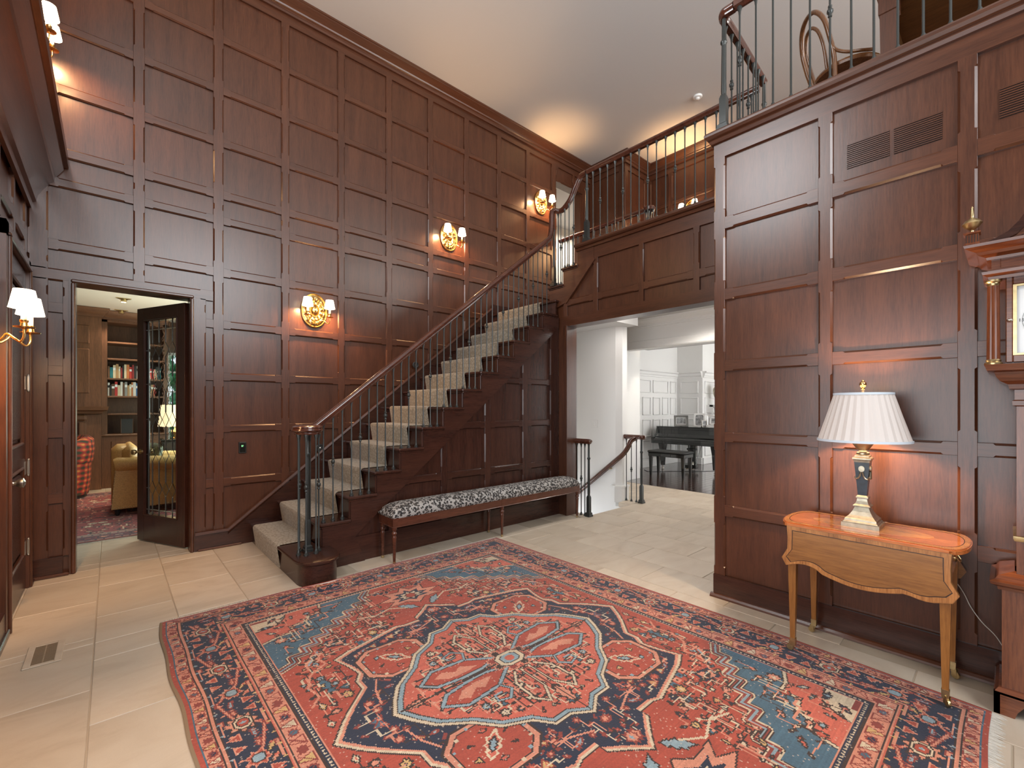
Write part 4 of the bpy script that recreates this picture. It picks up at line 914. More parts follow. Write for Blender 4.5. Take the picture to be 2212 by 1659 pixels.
# ---- longcase clock (its side and a strip of its front are in view)
ck = thing('longcase_clock', 'tall mahogany longcase clock with brass columns and scrolled hood', 'clock', (3.16, -.27, 0)); OC = (3.16, -.27, 0)
XF, XB = 3.035, 3.295
def mould(prof, x0, y0, y1, nm, mat='cly', par=None):
    """profile (out, z) swept round the side, the front and the far side."""
    return MB().sweep(prof, [(XB, y0, 0), (x0, y0, 0), (x0, y1, 0), (XB, y1, 0)], mitre=True).build(nm, mat, par or ck, 25, OC)
def rev(p): return [(-a, b) for a, b in p]
m = MB().box(XF, XB, -.57, .03, .085, .575).build('plinth_case', 'clz', ck, 0, OC)
fo = [(0, 0), (.06, 0), (.068, .03), (.085, .06), (.12, .07), (.48, .07), (.515, .06), (.532, .03), (.54, 0), (.6, 0), (.6, .10), (0, .10)]
MB().prism([(.055 - a * 1.083, b) for a, b in fo], XF - .022, XF - .004, 'x').prism([(XF - .022, 0), (XF + .05, 0), (XF + .065, .05), (XB - .05, .07), (XB - .02, 0), (XB, 0), (XB, .10), (XF - .022, .10)], .035, .055).build('bracket_foot', 'cly', ck, 0, OC)
mould([(0, .09), (.022, .09), (.022, .10), (.010, .118), (0, .12)], XF, .03, -.57, 'base_moulding')
mould([(-.03, .565), (.012, .565), (.014, .578), (.034, .590), (.038, .604), (.022, .612), (.010, .630), (-.04, .648)], XF, .03, -.57, 'base_moulding')
MB().box(XF + .02, XB, -.53, -.015, .60, 1.475).cbox(XF + .012, XF + .022, -.50, -.045, .80, 1.40, .004).build('trunk', 'clz', ck, 0, OC)
mould([(0, .79), (.006, .79), (.010, .80), (.010, .812), (0, .815)], XF + .02, -.015, -.53, 'brass_band', 'brassold')
mould([(0, 1.40), (.012, 1.405), (.014, 1.425), (.006, 1.43), (.006, 1.475), (.022, 1.48), (.026, 1.50), (.05, 1.515), (.062, 1.535), (.068, 1.555), (.09, 1.562), (.095, 1.578), (.10, 1.590), (.04, 1.592), (0, 1.592)], XF + .02, -.015, -.53, 'hood_moulding')
MB().box(XF + .03, XB, -.558, .018, 1.59, 2.0).build('hood_case', 'clz', ck, 0, OC)
hd = MB()
for a, b, c, d in ((-.004, .018, 1.60, 1.985), (-.558, -.536, 1.60, 1.985), (-.536, -.004, 1.60, 1.632), (-.536, -.004, 1.953, 1.985)): hd.cbox(XF + .005, XF + .03, a, b, c, d, .003)
hd = hd.build('hood_door', 'cly', ck, 0, OC)
MB().box(XF + .010, XF + .024, -.016, -.0045, 1.6325, 1.9525).box(XF + .010, XF + .024, -.536, -.016, 1.6325, 1.641).box(XF + .010, XF + .024, -.536, -.016, 1.944, 1.9525).build('glazing_bead', 'brassold', hd, 0, OC)
MB().box(XF + .026, XF + .0285, -.535, -.005, 1.634, 1.952).build('dial', 'mat', ck, 0, OC)
dm = MB().sweep([(-.0015, 0), (.0015, 0), (.0015, .001), (-.0015, .001)], [(XF + .0255, -.27 +   .238 * math.cos(a), 1.79 + .145 * math.sin(a)) for a in [2 * PI * i / 60 for i in range(60)]], closed=True).build('minute_ring', 'blackm', ck, 0, OC)
MB().ball((XF - .012,   .006, 1.79), .010, 10, 8, .7).tube([(XF + .006,   .006, 1.79), (XF - .01,   .006, 1.79)], .004, 8).build('door_knob', 'steel', hd, 40, OC)
fl = lambda u, h: 1 + .06 * math.cos(u * 2 * PI * 12)
for y in (.056, -.596):
    c = MB().lathe([(.021, 1.612), (.0185, 1.965)], XF + .0, y, 48, rad=fl).build('column', 'clz', ck, 30, OC)
    MB().lathe([(.030, 1.592), (.030, 1.600), (.024, 1.606), (.026, 1.612), (.021, 1.618)], XF, y, 20).build('brass_foot', 'brassold', c, 40, OC); MB().lathe([(.0185, 1.955), (.022, 1.962), (.021, 1.968), (.028, 1.974), (.028, 1.982)], XF, y, 20).build('brass_capital', 'brassold', c, 40, OC)
mould([(0, 1.98), (.052, 1.982), (.056, 1.995), (.072, 2.005), (.075, 2.018), (.055, 2.022), (.055, 2.03), (0, 2.03)], XF + .03, .018, -.558, 'hood_moulding')
MB().box(XF - .015, XB, -.60, .062, 2.02, 2.085).cbox(XF - .019, XF - .014, -.58, .034, 2.03, 2.08, .002).build('frieze', 'cly', ck, 0, OC)
mould([(0, 2.07), (.058, 2.072), (.062, 2.084), (.085, 2.095), (.092, 2.108), (.112, 2.118), (.128, 2.128), (.132, 2.140), (.06, 2.142), (0, 2.142)], XF + .03, .018, -.558, 'cornice')
# pierced swan-neck pediment and finial block
sw = [(.085, 2.14), (.085, 2.155), (.05, 2.168), (.01, 2.19), (-.02, 2.225), (-.05, 2.275), (-.09, 2.315), (-.14, 2.325), (-.18, 2.30), (-.17, 2.28), (-.14, 2.295), (-.10, 2.285), (-.068, 2.25), (-.04, 2.20), (-.015, 2.17), (.02, 2.155), (.0, 2.148), (-.24, 2.148), (-.24, 2.14)]
pd = MB().prism(sw, XF - .03, XF - .01, 'x').prism([(-.54 - y, z) for y, z in sw], XF - .03, XF - .01, 'x').cbox(XF - .03, XF - .01, -.30, -.24, 2.14, 2.30, .004)
pd = pd.build('pediment', 'dy', ck, 0, OC)
fr = MB()
for k in range(8):
    y = .0 - k * .035
    a, b = (XF - .02, y, 2.148), (XF - .02, y - .12, 2.148 + .14)
    if y - .02 < -.24: break
    h = min(.14, max(.01, (-y - .0) * 1.2 + .02)); fr.tube([(XF - .02, y, 2.146), (XF - .02, y - .05, 2.146 + h * .55), (XF - .02, y - .085, 2.146 + h)], .0035, 5)
    fr.tube([(XF - .02, y - .09, 2.146), (XF - .02, y - .055, 2.146 + h * .6), (XF - .02, y - .03, 2.146 + h * .9)], .0035, 5)
stuff(fr.build('lattice_fret', 'dy', ck, 40, OC))
for y in (.122, -.662):
    b = MB().sqlathe([(.026, 2.140), (.026, 2.150), (.022, 2.154), (.022, 2.192), (.028, 2.196), (.028, 2.203)], XF - .06, y).build('finial_block', 'clz', ck, 0, OC)
    for k in range(-2, 3): MB().box(XF - .0835, XF - .081, y + k * .009 - .002, y + k * .009 + .002, 2.156, 2.19).build('flute', 'inlay', b, 0, OC)
    MB().lathe([(.010, 2.203), (.006, 2.210), (.007, 2.216), (.024, 2.230), (.033, 2.243), (.035, 2.246), (.033, 2.249), (.024, 2.262), (.008, 2.272), (.006, 2.278), (.0075, 2.284), (.0045, 2.315), (.006, 2.318), (.0008, 2.328)], XF - .06, y, 18).build('finial', 'brassold', ck, 40, OC)
fc = D.curves.new('numeral_curve', 'FONT'); fc.body = '15'; fc.size = .020; fc.extrude = .0003; fc.align_x = 'CENTER'
fc.materials.append(M['blackm']); ft_ = D.objects.new('numeral_curve', fc); COL.objects.link(ft_); bpy.context.view_layer.update()
nme_ = D.meshes.new_from_object(ft_.evaluated_get(bpy.context.evaluated_depsgraph_get())); D.objects.remove(ft_); fo_ = put('numeral', nme_, None, ck)
fo_.location = (XF + .0255 - OC[0], -.030 - OC[1], 1.784); fo_.rotation_euler = (PI / 2, 0, -PI / 2)
# ---- small fittings
t = thing('thermostat', 'small black wall thermostat with green display on the stair wall', 'thermostat', (1.005, 5.282, .978))
MB().cbox(-.034, .034, -.018, .002, -.058, .058, .004).build('housing', 'blackm', t, 0); MB().cbox(-.026, .026, -.022, -.016, -.048, .048, .003).build('cover', 'black', t, 0)
MB().box(-.014, .012, -.0235, -.0215, .004, .030).build('display', 'slot', t, 0); MB().box(-.011, -.006, -.0242, -.0232, .008, .026).box(-.004, .006, -.0242, -.0232, .020, .024).box(-.004, .003, -.0242, -.0232, .010, .014).build('readout', 'led', t, 0)
for x, z, w in ((2.985, 1.945, 'upper'), (1.765, .93, 'lower')):
    s = thing('step_light', 'round dark step light set low in the stair skirting, the %s one' % w, 'step light', (x, 5.236, z))
    k = MB().lathe([(.045, 0), (.045, .006), (.036, .010), (.030, .006), (.004, .006)], n=24); MB().add([(a, -c, b) for a, b, c in k.v], k.f).build('ring', 'blackm', s, 30)
    k = MB().lathe([(.010, 0), (.010, .012), (.004, .015)], n=12); MB().add([(a, -c, b) for a, b, c in k.v], k.f).build('bulb_cap', 'steel', s, 30)
v = thing('floor_vent', 'stone floor register with narrow dark slots near the entrance door', 'vent', (-.28, 3.645, 0), rz=.0)
m = MB(); W2, H2 = .075, .15
for a, b, c, d in ((-W2, -.045, -H2, H2), (.045, W2, -H2, H2), (-.045, .045, -H2, -.125), (-.045, .045, .125, H2)): m.cbox(a, b, c, d, 0, .006, .002)
m.build('frame', 'stone', v, 0); MB().box(-.046, .046, -.126, .126, 0, .0008).build('shadow_plate', 'slot', v, 0)  # dark sheet paints the shadow between the slats; the floor below is closed
sl = MB().cbox(-.046, .046, -.0045, .0045, 0, .0045, .001).mesh('slat', 0)
for k in range(18): put('slat', sl, 'selvage', v, (0, -.119 + k * .014, .0008))
MB().cbox(-.003, .003, -.126, .126, .0, .0052, .001).build('bar', 'grout', v, 0)
for i, (y0, y1, z0, z1, lab) in enumerate(((.671, .471, 2.848, 3.0, 'slotted wooden air grille in the panelling, left half of the pair near the block corner'), (.451, .250, 2.848, 3.0, 'slotted wooden air grille in the panelling, half of the pair nearer the clock'), (.040, -.16, 2.855, 3.01, 'slotted wooden air grille high in the panel above the clock'))):
    lab = lab.replace('left half of the pair near the block corner', 'half of the pair nearer the block corner')
    g = thing('air_grille', lab, 'vent', (3.352, (y0 + y1) / 2, (z0 + z1) / 2), -PI / 2, 'air grilles in the panelling'); w, h = (y0 - y1) / 2, (z1 - z0) / 2
    MB().box(-w, w, -.0012, 0, -h, h).build('shadow_plate', 'slot', g, 0)  # dark plate paints the shadow of the slots on a solid panel
    N = 13; s = MB().box(-w, w, -.006, -.001, -h / N * .52, h / N * .52).mesh('slat', 0)
    for k in range(N): put('slat', s, 'wx', g, (0, 0, -h + (k + .5) * 2 * h / N))
p = Vector((0, 0, 1.4)); 
def onz(u, v, z):
    s_ = (u - 1106) / 966.6; t_ = (878 - v) / 966.6; d = (z - 1.4) / t_; return ((.6672 + .7449 * s_) * d, (.7449 - .6672 * s_) * d, z)
c = onz(1507, 208, CE)
t = thing('smoke_detector', 'white round smoke detector on the ceiling above the gallery', 'smoke detector', c)
MB().lathe([(.062, 0), (.062, -.012), (.055, -.022), (.03, -.026)], n=24).build('base', 'white', t, 40); MB().lathe([(.028, -.024), (.028, -.042), (.022, -.048), (.002, -.05)], n=20).build('sensor', 'white', t, 40)
t = thing('light_switch', 'white double light switch plate on the stairwell wall', 'switch', (5.598, 4.33, 1.13), -PI / 2)
MB().cbox(-.06, .06, -.008, .0, -.06, .06, .003).build('plate', 'white', t, 0)
for x in (-.024, .024): MB().cbox(x - .014, x + .014, -.013, -.006, -.034, .034, .003).build('rocker', 'white', t, 0)
# ---- bentwood chair on the loft
bc = thing('bentwood_chair', 'curved bentwood chair with looped back standing on the loft', 'chair', (4.02, .80, ZF + .001), -.92)
H = .46
MB().lathe([(.17, H - .035), (.205, H - .034), (.212, H - .02), (.205, H - .004), (.18, H)], n=30).build('seat_ring', 'bent', bc, 40); MB().lathe([(.001, H - .012), (.178, H - .008)], n=30, cap=False).build('seat', 'bent', bc, 40)
bk = smoothpath([(-.17, .165, 0), (-.16, .16, .2), (-.165, .165, H), (-.20, .175, .62), (-.235, .165, .76), (-.265, .10, .865), (-.275, 0, .895), (-.265, -.10, .865), (-.235, -.165, .76), (-.20, -.175, .62), (-.165, -.165, H), (-.16, -.16, .2), (-.17, -.165, 0)], 5)
MB().tube(bk, .0155, 8).build('back_hoop', 'bent', bc, 60)
MB().tube(smoothpath([(-.175, .085, H - .01), (-.205, .105, .60), (-.235, .095, .72), (-.255, .05, .79), (-.258, 0, .805), (-.255, -.05, .79), (-.235, -.095, .72), (-.205, -.105, .60), (-.175, -.085, H - .01)], 5), .0115, 8).build('inner_hoop', 'bent', bc, 60)
for s in (-1, 1):
    MB().tube(smoothpath([(.16, s * .15, 0), (.145, s * .14, .25), (.13, s * .13, H - .02)], 4), .016, 8).build('leg', 'bent', bc, 60)
    MB().tube(smoothpath([(-.19, s * .172, .585), (-.165, s * .18, .52), (-.10, s * .195, .482), (-.02, s * .205, .472), (.05, s * .205, .468)], 4), .011, 8).build('arm_brace', 'bent', bc, 60)
MB().tube([(.15 * math.cos(2 * PI * k / 24), .15 * math.sin(2 * PI * k / 24), .22) for k in range(24)], .009, 6, True).build('stretcher_ring', 'bent', bc, 60)
lt = thing('loft_table', 'large wooden table standing on the loft above the air grilles, seen from underneath', 'table', (4.2, .0, ZF + .001)); OLT = (4.2, 0, ZF)
MB().cbox(3.66, 4.95, -.85, .60, ZF + .725, ZF + .755, .006).build('top', 'oldwood', lt, 0, OLT)
MB().box(3.74, 3.76, -.78, .56, ZF + .64, ZF + .726).box(4.85, 4.87, -.78, .56, ZF + .64, ZF + .726).box(3.76, 4.85, .54, .56, ZF + .64, ZF + .7255).box(3.76, 4.85, -.78, -.76, ZF + .64, ZF + .7255).box(3.76, 4.85, -.12, -.07, ZF + .69, ZF + .7255).build('apron', 'oldwood', lt, 0, OLT)
lg = MB().sqlathe([(.036, 0), (.044, .56), (.050, .565), (.050, .726)]).mesh('leg', 0)
for x in (3.77, 4.84):
    for y in (-.74, .53): put('leg', lg, 'wz', lt, (x - 4.2, y, 0))
# ================================================================== MUSIC ROOM
pn = thing('grand_piano', 'black lacquered grand piano with closed lid in the white music room', 'piano', (9.02, 5.38, 0), -PI / 2)
Wd = 1.47
def rim(d=0):
    p = [(0 - d, .30), (0 - d, 1.30), (.06, 1.40 + d), (.22, 1.46 + d), (.42, 1.46 + d), (.58, 1.38 + d), (.70, 1.22 + d), (.82, 1.02 + d), (.98, .88 + d), (1.16, .80 + d), (1.36, .72 + d), (Wd + d, .60 + d), (Wd + d, .30)]
    return p
MB().prism(rim(), .62, .935, 'z').build('rim', 'black', pn, 30)
MB().prism([(a, b if b > .31 else .22) for a, b in rim(.012)], .937, .957, 'z').build('lid', 'black', pn, 30)
for x0, x1 in ((0, .055), (Wd - .055, Wd)):
    MB().prism([(-.02, .585), (.32, .585), (.32, .935), (.235, .935), (.205, .93), (.195, .88), (.17, .80), (.10, .745), (.03, .735), (-.012, .725), (-.02, .70)], x0, x1, 'x').build('key_block_arm', 'black', pn, 30)
MB().cbox(.05, Wd - .05, -.012, .45, .585, .645, .005).build('keybed', 'black', pn, 0)
MB().cbox(.05, Wd - .05, -.016, .012, .63, .69, .006).build('key_slip', 'black', pn, 0)
MB().prism([(0, .66), (.21, .66), (.21, .80), (.19, .80), (.165, .735), (.02, .712), (0, .70)], .055, Wd - .055, 'x').build('fallboard', 'black', pn, 30)
MB().cbox(.055, Wd - .055, .21, .235, .78, .935, .003).cbox(.055, Wd - .055, .20, .215, .885, .90, .003).build('name_board', 'black', pn, 0)
pl = MB().sqlathe([(.035, .09), (.050, .40), (.062, .50), (.075, .60), (.085, .62)]).mesh('leg', 0)
cs = MB().lathe([(.012, .05), (.02, .06), (.02, .09)], n=10).lathe([(.0, .0), (.028, .006), (.032, .022), (.028, .04), (.01, .05)], n=10).mesh('caster', 40)
for x, y in ((.16, .20), (1.33, .20), (.34, 1.25)):
    l = put('leg', pl, 'black', pn, (x, y, 0)); put('caster', cs, 'steel', l)
ly = MB().cbox(.66, .70, .36, .40, .12, .60, .004).cbox(.79, .83, .36, .40, .12, .60, .004).cbox(.62, .87, .30, .42, .06, .13, .006).cbox(.64, .85, .35, .41, .45, .49, .004)
ly.tube([(.68, .42, .12), (.68, .75, .62)], .006, 6).tube([(.81, .42, .12), (.81, .75, .62)], .006, 6)
ly = ly.build('pedal_lyre', 'black', pn, 0)
for x in (.69, .745, .80): MB().cbox(x - .011, x + .011, .22, .31, .05, .062, .004).build('pedal', 'brass', ly, 0)
pb = thing('piano_bench', 'black piano bench with padded seat in front of the piano', 'bench', (8.32, 4.55, 0), -PI / 2 + .02)
m = MB(); MB().cbox(-.38, .38, -.19, .19, .40, .47, .006).build('apron', 'black', pb, 0)
MB().cbox(-.40, .40, -.205, .205, .465, .515, .022).build('padded_seat', 'blackm', pb, 40)
l = MB().sqlathe([(.018, .0), (.03, .40), (.03, .46)]).mesh('leg', 0)
for x in (-.34, .34):
    for y in (-.15, .15): put('leg', l, 'black', pb, (x, y, 0))
def photo_print(mb, w, h): return mb
def frame_thing(name, label, loc, rz, w, h, bw, mat, tilt=.25, ornate=False, pic=(.25, .25, .25), mount=0):
    f = thing(name, label, 'picture frame', loc, rz); T = Matrix.Rotation(-tilt, 3, 'X')
    def B(mb): return MB().add([tuple(T @ Vector(v)) for v in mb.v], mb.f)
    m = MB()
    if ornate:
        n = 40; o1 = []; o2 = []
        for k in range(n):
            a = 2 * PI * k / n; c, s = math.cos(a), math.sin(a); q = 1 / max(abs(c) ** 6 + abs(s) ** 6, .001) ** (1 / 6)
            wv = 1 + .035 * math.cos(8 * a); o1.append((w / 2 * c * q * wv, h / 2 + h / 2 * s * q * wv)); o2.append(((w / 2 - bw) * c * min(q, 1.3), h / 2 + (h / 2 - bw) * s * min(q, 1.3)))
        vs = [(x, -.0, z) for x, z in o1] + [(x, -.018, z) for x, z in o1] + [(x, -.018, z) for x, z in o2] + [(x, 0, z) for x, z in o2]
        m.add(vs, [(r * n + i, r * n + (i + 1) % n, ((r + 1) % 4) * n + (i + 1) % n, ((r + 1) % 4) * n + i) for r in range(4) for i in range(n)])
    else:
        for a, b, c, d in ((-w / 2, w / 2, 0, bw), (-w / 2, w / 2, h - bw, h), (-w / 2, -w / 2 + bw, 0, h), (w / 2 - bw, w / 2, 0, h)): m.cbox(a, b, -.018, 0, c, d, .005)
    B(m).build('moulding', mat, f, 30)
    B(MB().box(-w / 2 + bw * .8, w / 2 - bw * .8, -.006, -.002, bw * .8, h - bw * .8)).build('mount', 'mat', f, 0)
    iw, ih = w / 2 - bw - mount, h / 2 - bw - mount
    p = MB().box(-iw, iw, -.0075, -.0058, h / 2 - ih, h / 2 + ih); B(p).build('print', plain('monochrome_print', pic, .3, var=.9, bscale=16), f, 0)
    B(MB().prism([(-.03, .01), (.03, .01), (.018, h * .7), (-.018, h * .7)], .0, .003)).build('back_stay', 'blackm', f, 0) if False else None
    s = MB().prism([(.0, .0), (.06 + h * .35, 0), (h * .72 * math.sin(tilt) + .003, h * .70)], -.02, .02, 'x'); s.build('strut', 'blackm', f, 0)
    return f
PZ = .9575
frame_thing('photo_frame', 'dark pewter landscape photo frame leaning on the piano lid', (9.40, 4.88, PZ), -PI / 2 + .55, .30, .25, .045, plain('pewter', (.22, .22, .21), .35, .7), .28, pic=(.35, .36, .36), mount=.012)
frame_thing('photo_frame', 'white ornate portrait photo frame with scalloped edge on the piano', (9.42, 4.48, PZ), -PI / 2 + .35, .23, .30, .035, 'white', .2, True, (.22, .22, .22))
frame_thing('photo_frame', 'small silver photo frame beside the white ornate one', (9.34, 4.33, PZ), -PI / 2 + .9, .11, .15, .012, 'steel', .2, pic=(.3, .3, .3))
frame_thing('photo_frame', 'thin silver photo frame behind the small white one', (9.54, 4.26, PZ), -PI / 2 + .3, .20, .25, .014, 'steel', .2, pic=(.28, .28, .28), mount=.02)
frame_thing('photo_frame', 'small white photo frame with wide border on a white box', (9.36, 4.16, PZ + .056), -PI / 2 + .1, .14, .16, .03, 'white', .16, pic=(.4, .4, .4))
b = thing('keepsake_box', 'low white box lying on the piano under a small frame', 'box', (9.36, 4.14, PZ))
MB().cbox(-.06, .06, -.12, .14, 0, .04, .004).build('body', 'white', b, 0); MB().cbox(-.063, .063, -.123, .143, .036, .054, .004).build('lid', 'white', b, 0)
u = thing('urn', 'gilt stone urn with lid and handles on a white bracket behind the piano', 'urn', (10.95, 4.74, 1.44))
MB().lathe([(.075, 0), (.075, .03), (.05, .04), (.03, .07), (.028, .10), (.05, .13), (.085, .18), (.11, .26), (.118, .34), (.11, .40), (.085, .43), (.075, .45), (.088, .46)], n=24).build('body', 'urn', u, 40)
MB().lathe([(.088, .462), (.085, .475), (.06, .50), (.03, .52), (.015, .53), (.02, .55), (.012, .575), (.002, .585)], n=20).build('lid', 'urn', u, 40)
for s in (-1, 1): MB().tube(smoothpath([(s * .09, 0, .43), (s * .15, 0, .45), (s * .16, 0, .37), (s * .12, 0, .30)], 5), .012, 8).build('handle', 'urn', u, 50)
br_ = thing('wall_bracket', 'white moulded wall bracket carrying the stone urn', 'bracket', (10.95, 4.8, 1.2))
MB().sqlathe([(.06, 0), (.075, .03), (.10, .12), (.12, .17), (.14, .19), (.14, .238)], 0, -.05).box(-.14, .14, .0, .18, .05, .238).build('body', 'white', br_, 0)
d = thing('downlight', 'round recessed downlight lit in the music room soffit', 'ceiling light', onz(1392, 753, 2.519))
MB().lathe([(.065, .001), (.065, -.006), (.05, -.006), (.05, 0)], n=20, cap=False).build('trim_ring', 'white', d, 30); MB().lathe([(.05, -.003), (.001, -.003)], n=20, cap=False).build('lens', 'lamp', d, 0)
spot('downlight_beam', (7.62, 4.55, 2.50), 25, (1, .9, .75), 70)
spot('hall_fill_spot', (6.4, 3.1, 2.92), 120, (1, .94, .86), 150, .15)  # unseen spot lamp over the hall floor, without a fixture
point('basement_light', (4.9, 4.5, -.7), 45, (.82, .9, 1), .3)
point('stairwell_light', (4.9, 3.2, 2.75), 30, (1, .95, .9), .25)
tag(MB().tube(smoothpath([(8.75, 5.40, .004), (8.6, 5.2, .004), (8.75, 5.05, .004), (9.0, 4.9, .004), (9.4, 4.5, .004), (9.9, 4.2, .004)], 6), .004, 6).build('floor_cable', 'blackm', smooth=60), 'thin black cable on the dark floor beneath the piano', 'cable')
# ================================================================== DEN
bk_ = thing('bookcase', 'built-in oak bookcase with panelled base cupboard at the end of the den', 'bookcase', (.33, 10.7, 0)); OK_ = (.33, 10.7, 0)
m = MB().box(-.12, -.05, 10.42, 10.95, 0, 3.0).box(.72, .79, 10.42, 10.95, 0, 3.0).box(-.05, .72, 10.90, 10.95, .9, 3.0).box(-.12, .79, 10.42, 10.95, 2.86, 3.0)
m.build('carcass', 'bz', bk_, 0, OK_)
for z in (1.28, 1.585, 1.895, 2.24, 2.53): MB().cbox(-.05, .72, 10.45, 10.90, z - .03, z, .004).build('shelf', 'bx', bk_, 0, OK_)
MB().cbox(-.15, .79, 10.28, 10.95, .89, .92, .008).build('counter', 'bx', bk_, 0, OK_)
cb_ = MB().box(-.12, .79, 10.32, 10.9, 0, .89).build('base_cupboard', 'bz', bk_, 0, OK_)
MB().cbox(-.0, .72, 10.305, 10.322, .16, .80, .006).cbox(.05, .67, 10.295, 10.31, .22, .74, .012).build('cupboard_door', 'bz', cb_, 0, OK_)
MB().sweep([(0, 2.9), (.03, 2.9), (.035, 2.94), (.10, 3.0), (.12, 3.045), (0, 3.045)], [(-.12, 10.9, 0), (-.12, 10.42, 0), (.79, 10.42, 0)], mitre=True).build('cornice', 'bx', bk_, 25, OK_)
ch = thing('chimney_breast', 'dark panelled chimney breast with mantel shelf in the den', 'fireplace', (-.75, 10.6, 0)); OH = (-.75, 10.6, 0)
MB().box(-1.7, -.122, 10.25, 10.95, 0, 3.0).build('breast', 'bz', ch, 0, OH)
for z0, z1 in ((2.45, 2.75), (1.62, 2.36)):
    for k, (d, y) in enumerate(((.0, 10.235), (.03, 10.245), (.055, 10.238))): MB().cbox(-1.2 + d, -.27 - d, y, 10.26, z0 + d, z1 - d, .010).build('raised_panel', 'bz', ch, 0, OH)
MB().sweep([(0, 1.28), (.02, 1.28), (.03, 1.32), (.09, 1.34), (.10, 1.40), (0, 1.40)], [(-.13, 10.5, 0), (-.13, 10.18, 0), (-1.5, 10.18, 0)][::-1], mitre=True).cbox(-1.5, -.13, 10.1, 10.26, 1.355, 1.40, .006).build('mantel_shelf', 'bx', ch, 25, OH)
MB().cbox(-1.5, -.30, 10.19, 10.26, 1.16, 1.27, .03).build('bolection', 'bx', ch, 30, OH)
MB().cbox(-.40, -.31, 10.2, 10.26, .9, 1.14, .01).cbox(-.46, -.36, 10.2, 10.26, 0, .92, .01).box(-1.5, -.46, 10.23, 10.26, 0, 1.1).build('surround', 'bz', ch, 0, OH)
MB().sweep([(0, 2.9), (.03, 2.9), (.035, 2.94), (.10, 3.0), (.12, 3.045), (0, 3.045)], [(-1.7, 10.25, 0), (-.135, 10.25, 0), (-.135, 10.6, 0)], mitre=True).build('cornice', 'bx', ch, 25, OH)
# books
BC = {'dark red': (.22, .02, .02), 'teal': (.02, .16, .18), 'cream': (.62, .54, .38), 'black': (.02, .02, .02), 'red': (.45, .035, .03), 'brown': (.13, .06, .03), 'tan': (.40, .24, .11), 'white': (.68, .66, .62), 'grey': (.25, .25, .24), 'blue': (.03, .11, .28), 'orange': (.48, .16, .05)}
BM = {k: plain('book_cloth_' + k.replace(' ', '_'), v, .55) for k, v in BC.items()}
R1 = ['brown', 'teal', 'cream', 'tan', 'cream', 'dark red', 'black', 'cream', 'orange', 'red', 'dark red', 'black', 'white', 'black', 'red', 'grey', 'white', 'red', 'red', 'cream', 'black', 'teal']
R2 = ['white', 'black', 'brown', 'red', 'cream', 'white', 'brown', 'grey', 'tan', 'cream', 'orange', 'white', 'blue', 'blue', 'brown', 'red', 'cream', 'grey', 'black', 'tan', 'red']
ORD = ['first', 'second', 'third', 'fourth', 'fifth', 'sixth', 'seventh', 'eighth', 'ninth', 'tenth', 'eleventh', 'twelfth', 'thirteenth', 'fourteenth', 'fifteenth', 'sixteenth', 'seventeenth', 'eighteenth', 'nineteenth', 'twentieth', 'twenty-first', 'twenty-second']
bmc = {}
for rowname, zz, cols, seed in (('upper', 1.896, R1, 3), ('lower', 1.586, R2, 8)):
    rg = random.Random(seed); x = -.045
    for i, c in enumerate(cols):
        w = rg.choice([.022, .026, .032, .036, .04]); h = rg.choice([.19, .21, .23, .25]); d = .15
        if x + w > .71: break
        key = (w, h)
        if key not in bmc: bmc[key] = (MB().cbox(0, w, 0, .16, 0, h, .002).mesh('cover', 0), MB().box(.003, w - .003, .01, .162, .004, h + .001).mesh('pages', 0), MB().box(.002, w - .002, -.0012, .001, h * .62, h * .8).mesh('spine_label', 0))
        b = thing('book', '%s book, %s from the dark chimney side on the %s book shelf' % (c, ORD[i], rowname), 'book', (x, 10.50 + rg.random() * .02, zz), 0, 'books on the den shelves')
        cv = bmc[key][0].copy(); cv.materials.clear(); cv.materials.append(BM[c]); put('cover', cv, None, b)
        put('pages', bmc[key][1], 'paper', b)
        if rg.random() < .6: put('spine_label', bmc[key][2], 'mat' if c != 'white' else 'blackm', b)
        x += w + .0012
b = thing('leather_album', 'large dark album standing upright on the bookcase counter', 'book', (.21, 10.55, .9205)); MB().cbox(-.08, .08, 0, .03, 0, .26, .003).build('cover', BM['black'], b, 0)
MB().cbox(-.086, -.078, -.004, .034, 0, .26, .002).cbox(.078, .086, -.004, .034, 0, .26, .002).build('edge', BM['brown'], b, 0)
frame_thing('photo_frame', 'small wooden photo frame on the bookcase counter', (.44, 10.56, .9205), 0, .16, .24, .02, 'bz', .12, pic=(.3, .22, .16))
# leather armchair
ac = thing('leather_armchair', 'tan leather club armchair with rolled arms and nailhead trim in the den', 'armchair', (.42, 7.98, 0)); OA = (.42, 7.98, 0)
def rollarm(y0, y1):
    m = MB(); n = 18; pts = [(-.02, .10), (-.02, .50), (-.035, .56)]
    m.prism([(y0 + .0, .10), (y1, .10), (y1, .62), (y1 - .0, .64), (y0, .64), (y0 + .005, .5)], .04, .82, 'x')
    return m
MB().prism([(.0, .10), (.82, .10), (.82, .62), (.04, .62)], 7.53, 7.66, 'y').build('arm_panel', 'leather', ac, 30, OA)
MB().prism([(.0, .10), (.82, .10), (.82, .62), (.04, .62)], 8.34, 8.47, 'y').build('arm_panel', 'leather', ac, 30, OA)
for y in (7.575, 8.43):
    MB().tube([(.03, y, .655), (.06, y, .66), (.45, y, .655), (.80, y, .64), (.83, y, .635)], .092, 16, scale=[.85, 1, 1, 1, .9]).build('rolled_arm', 'leather', ac, 50, OA)
MB().cbox(.0, .24, 7.63, 8.37, .10, .88, .06).build('back', 'leather', ac, 50, OA)
MB().cbox(.10, .27, 7.56, 8.44, .52, .90, .07).build('back_roll', 'leather', ac, 50, OA)
bt = MB().ball((0, 0, 0), .013, 10, 6, .6).mesh('tuft_button')
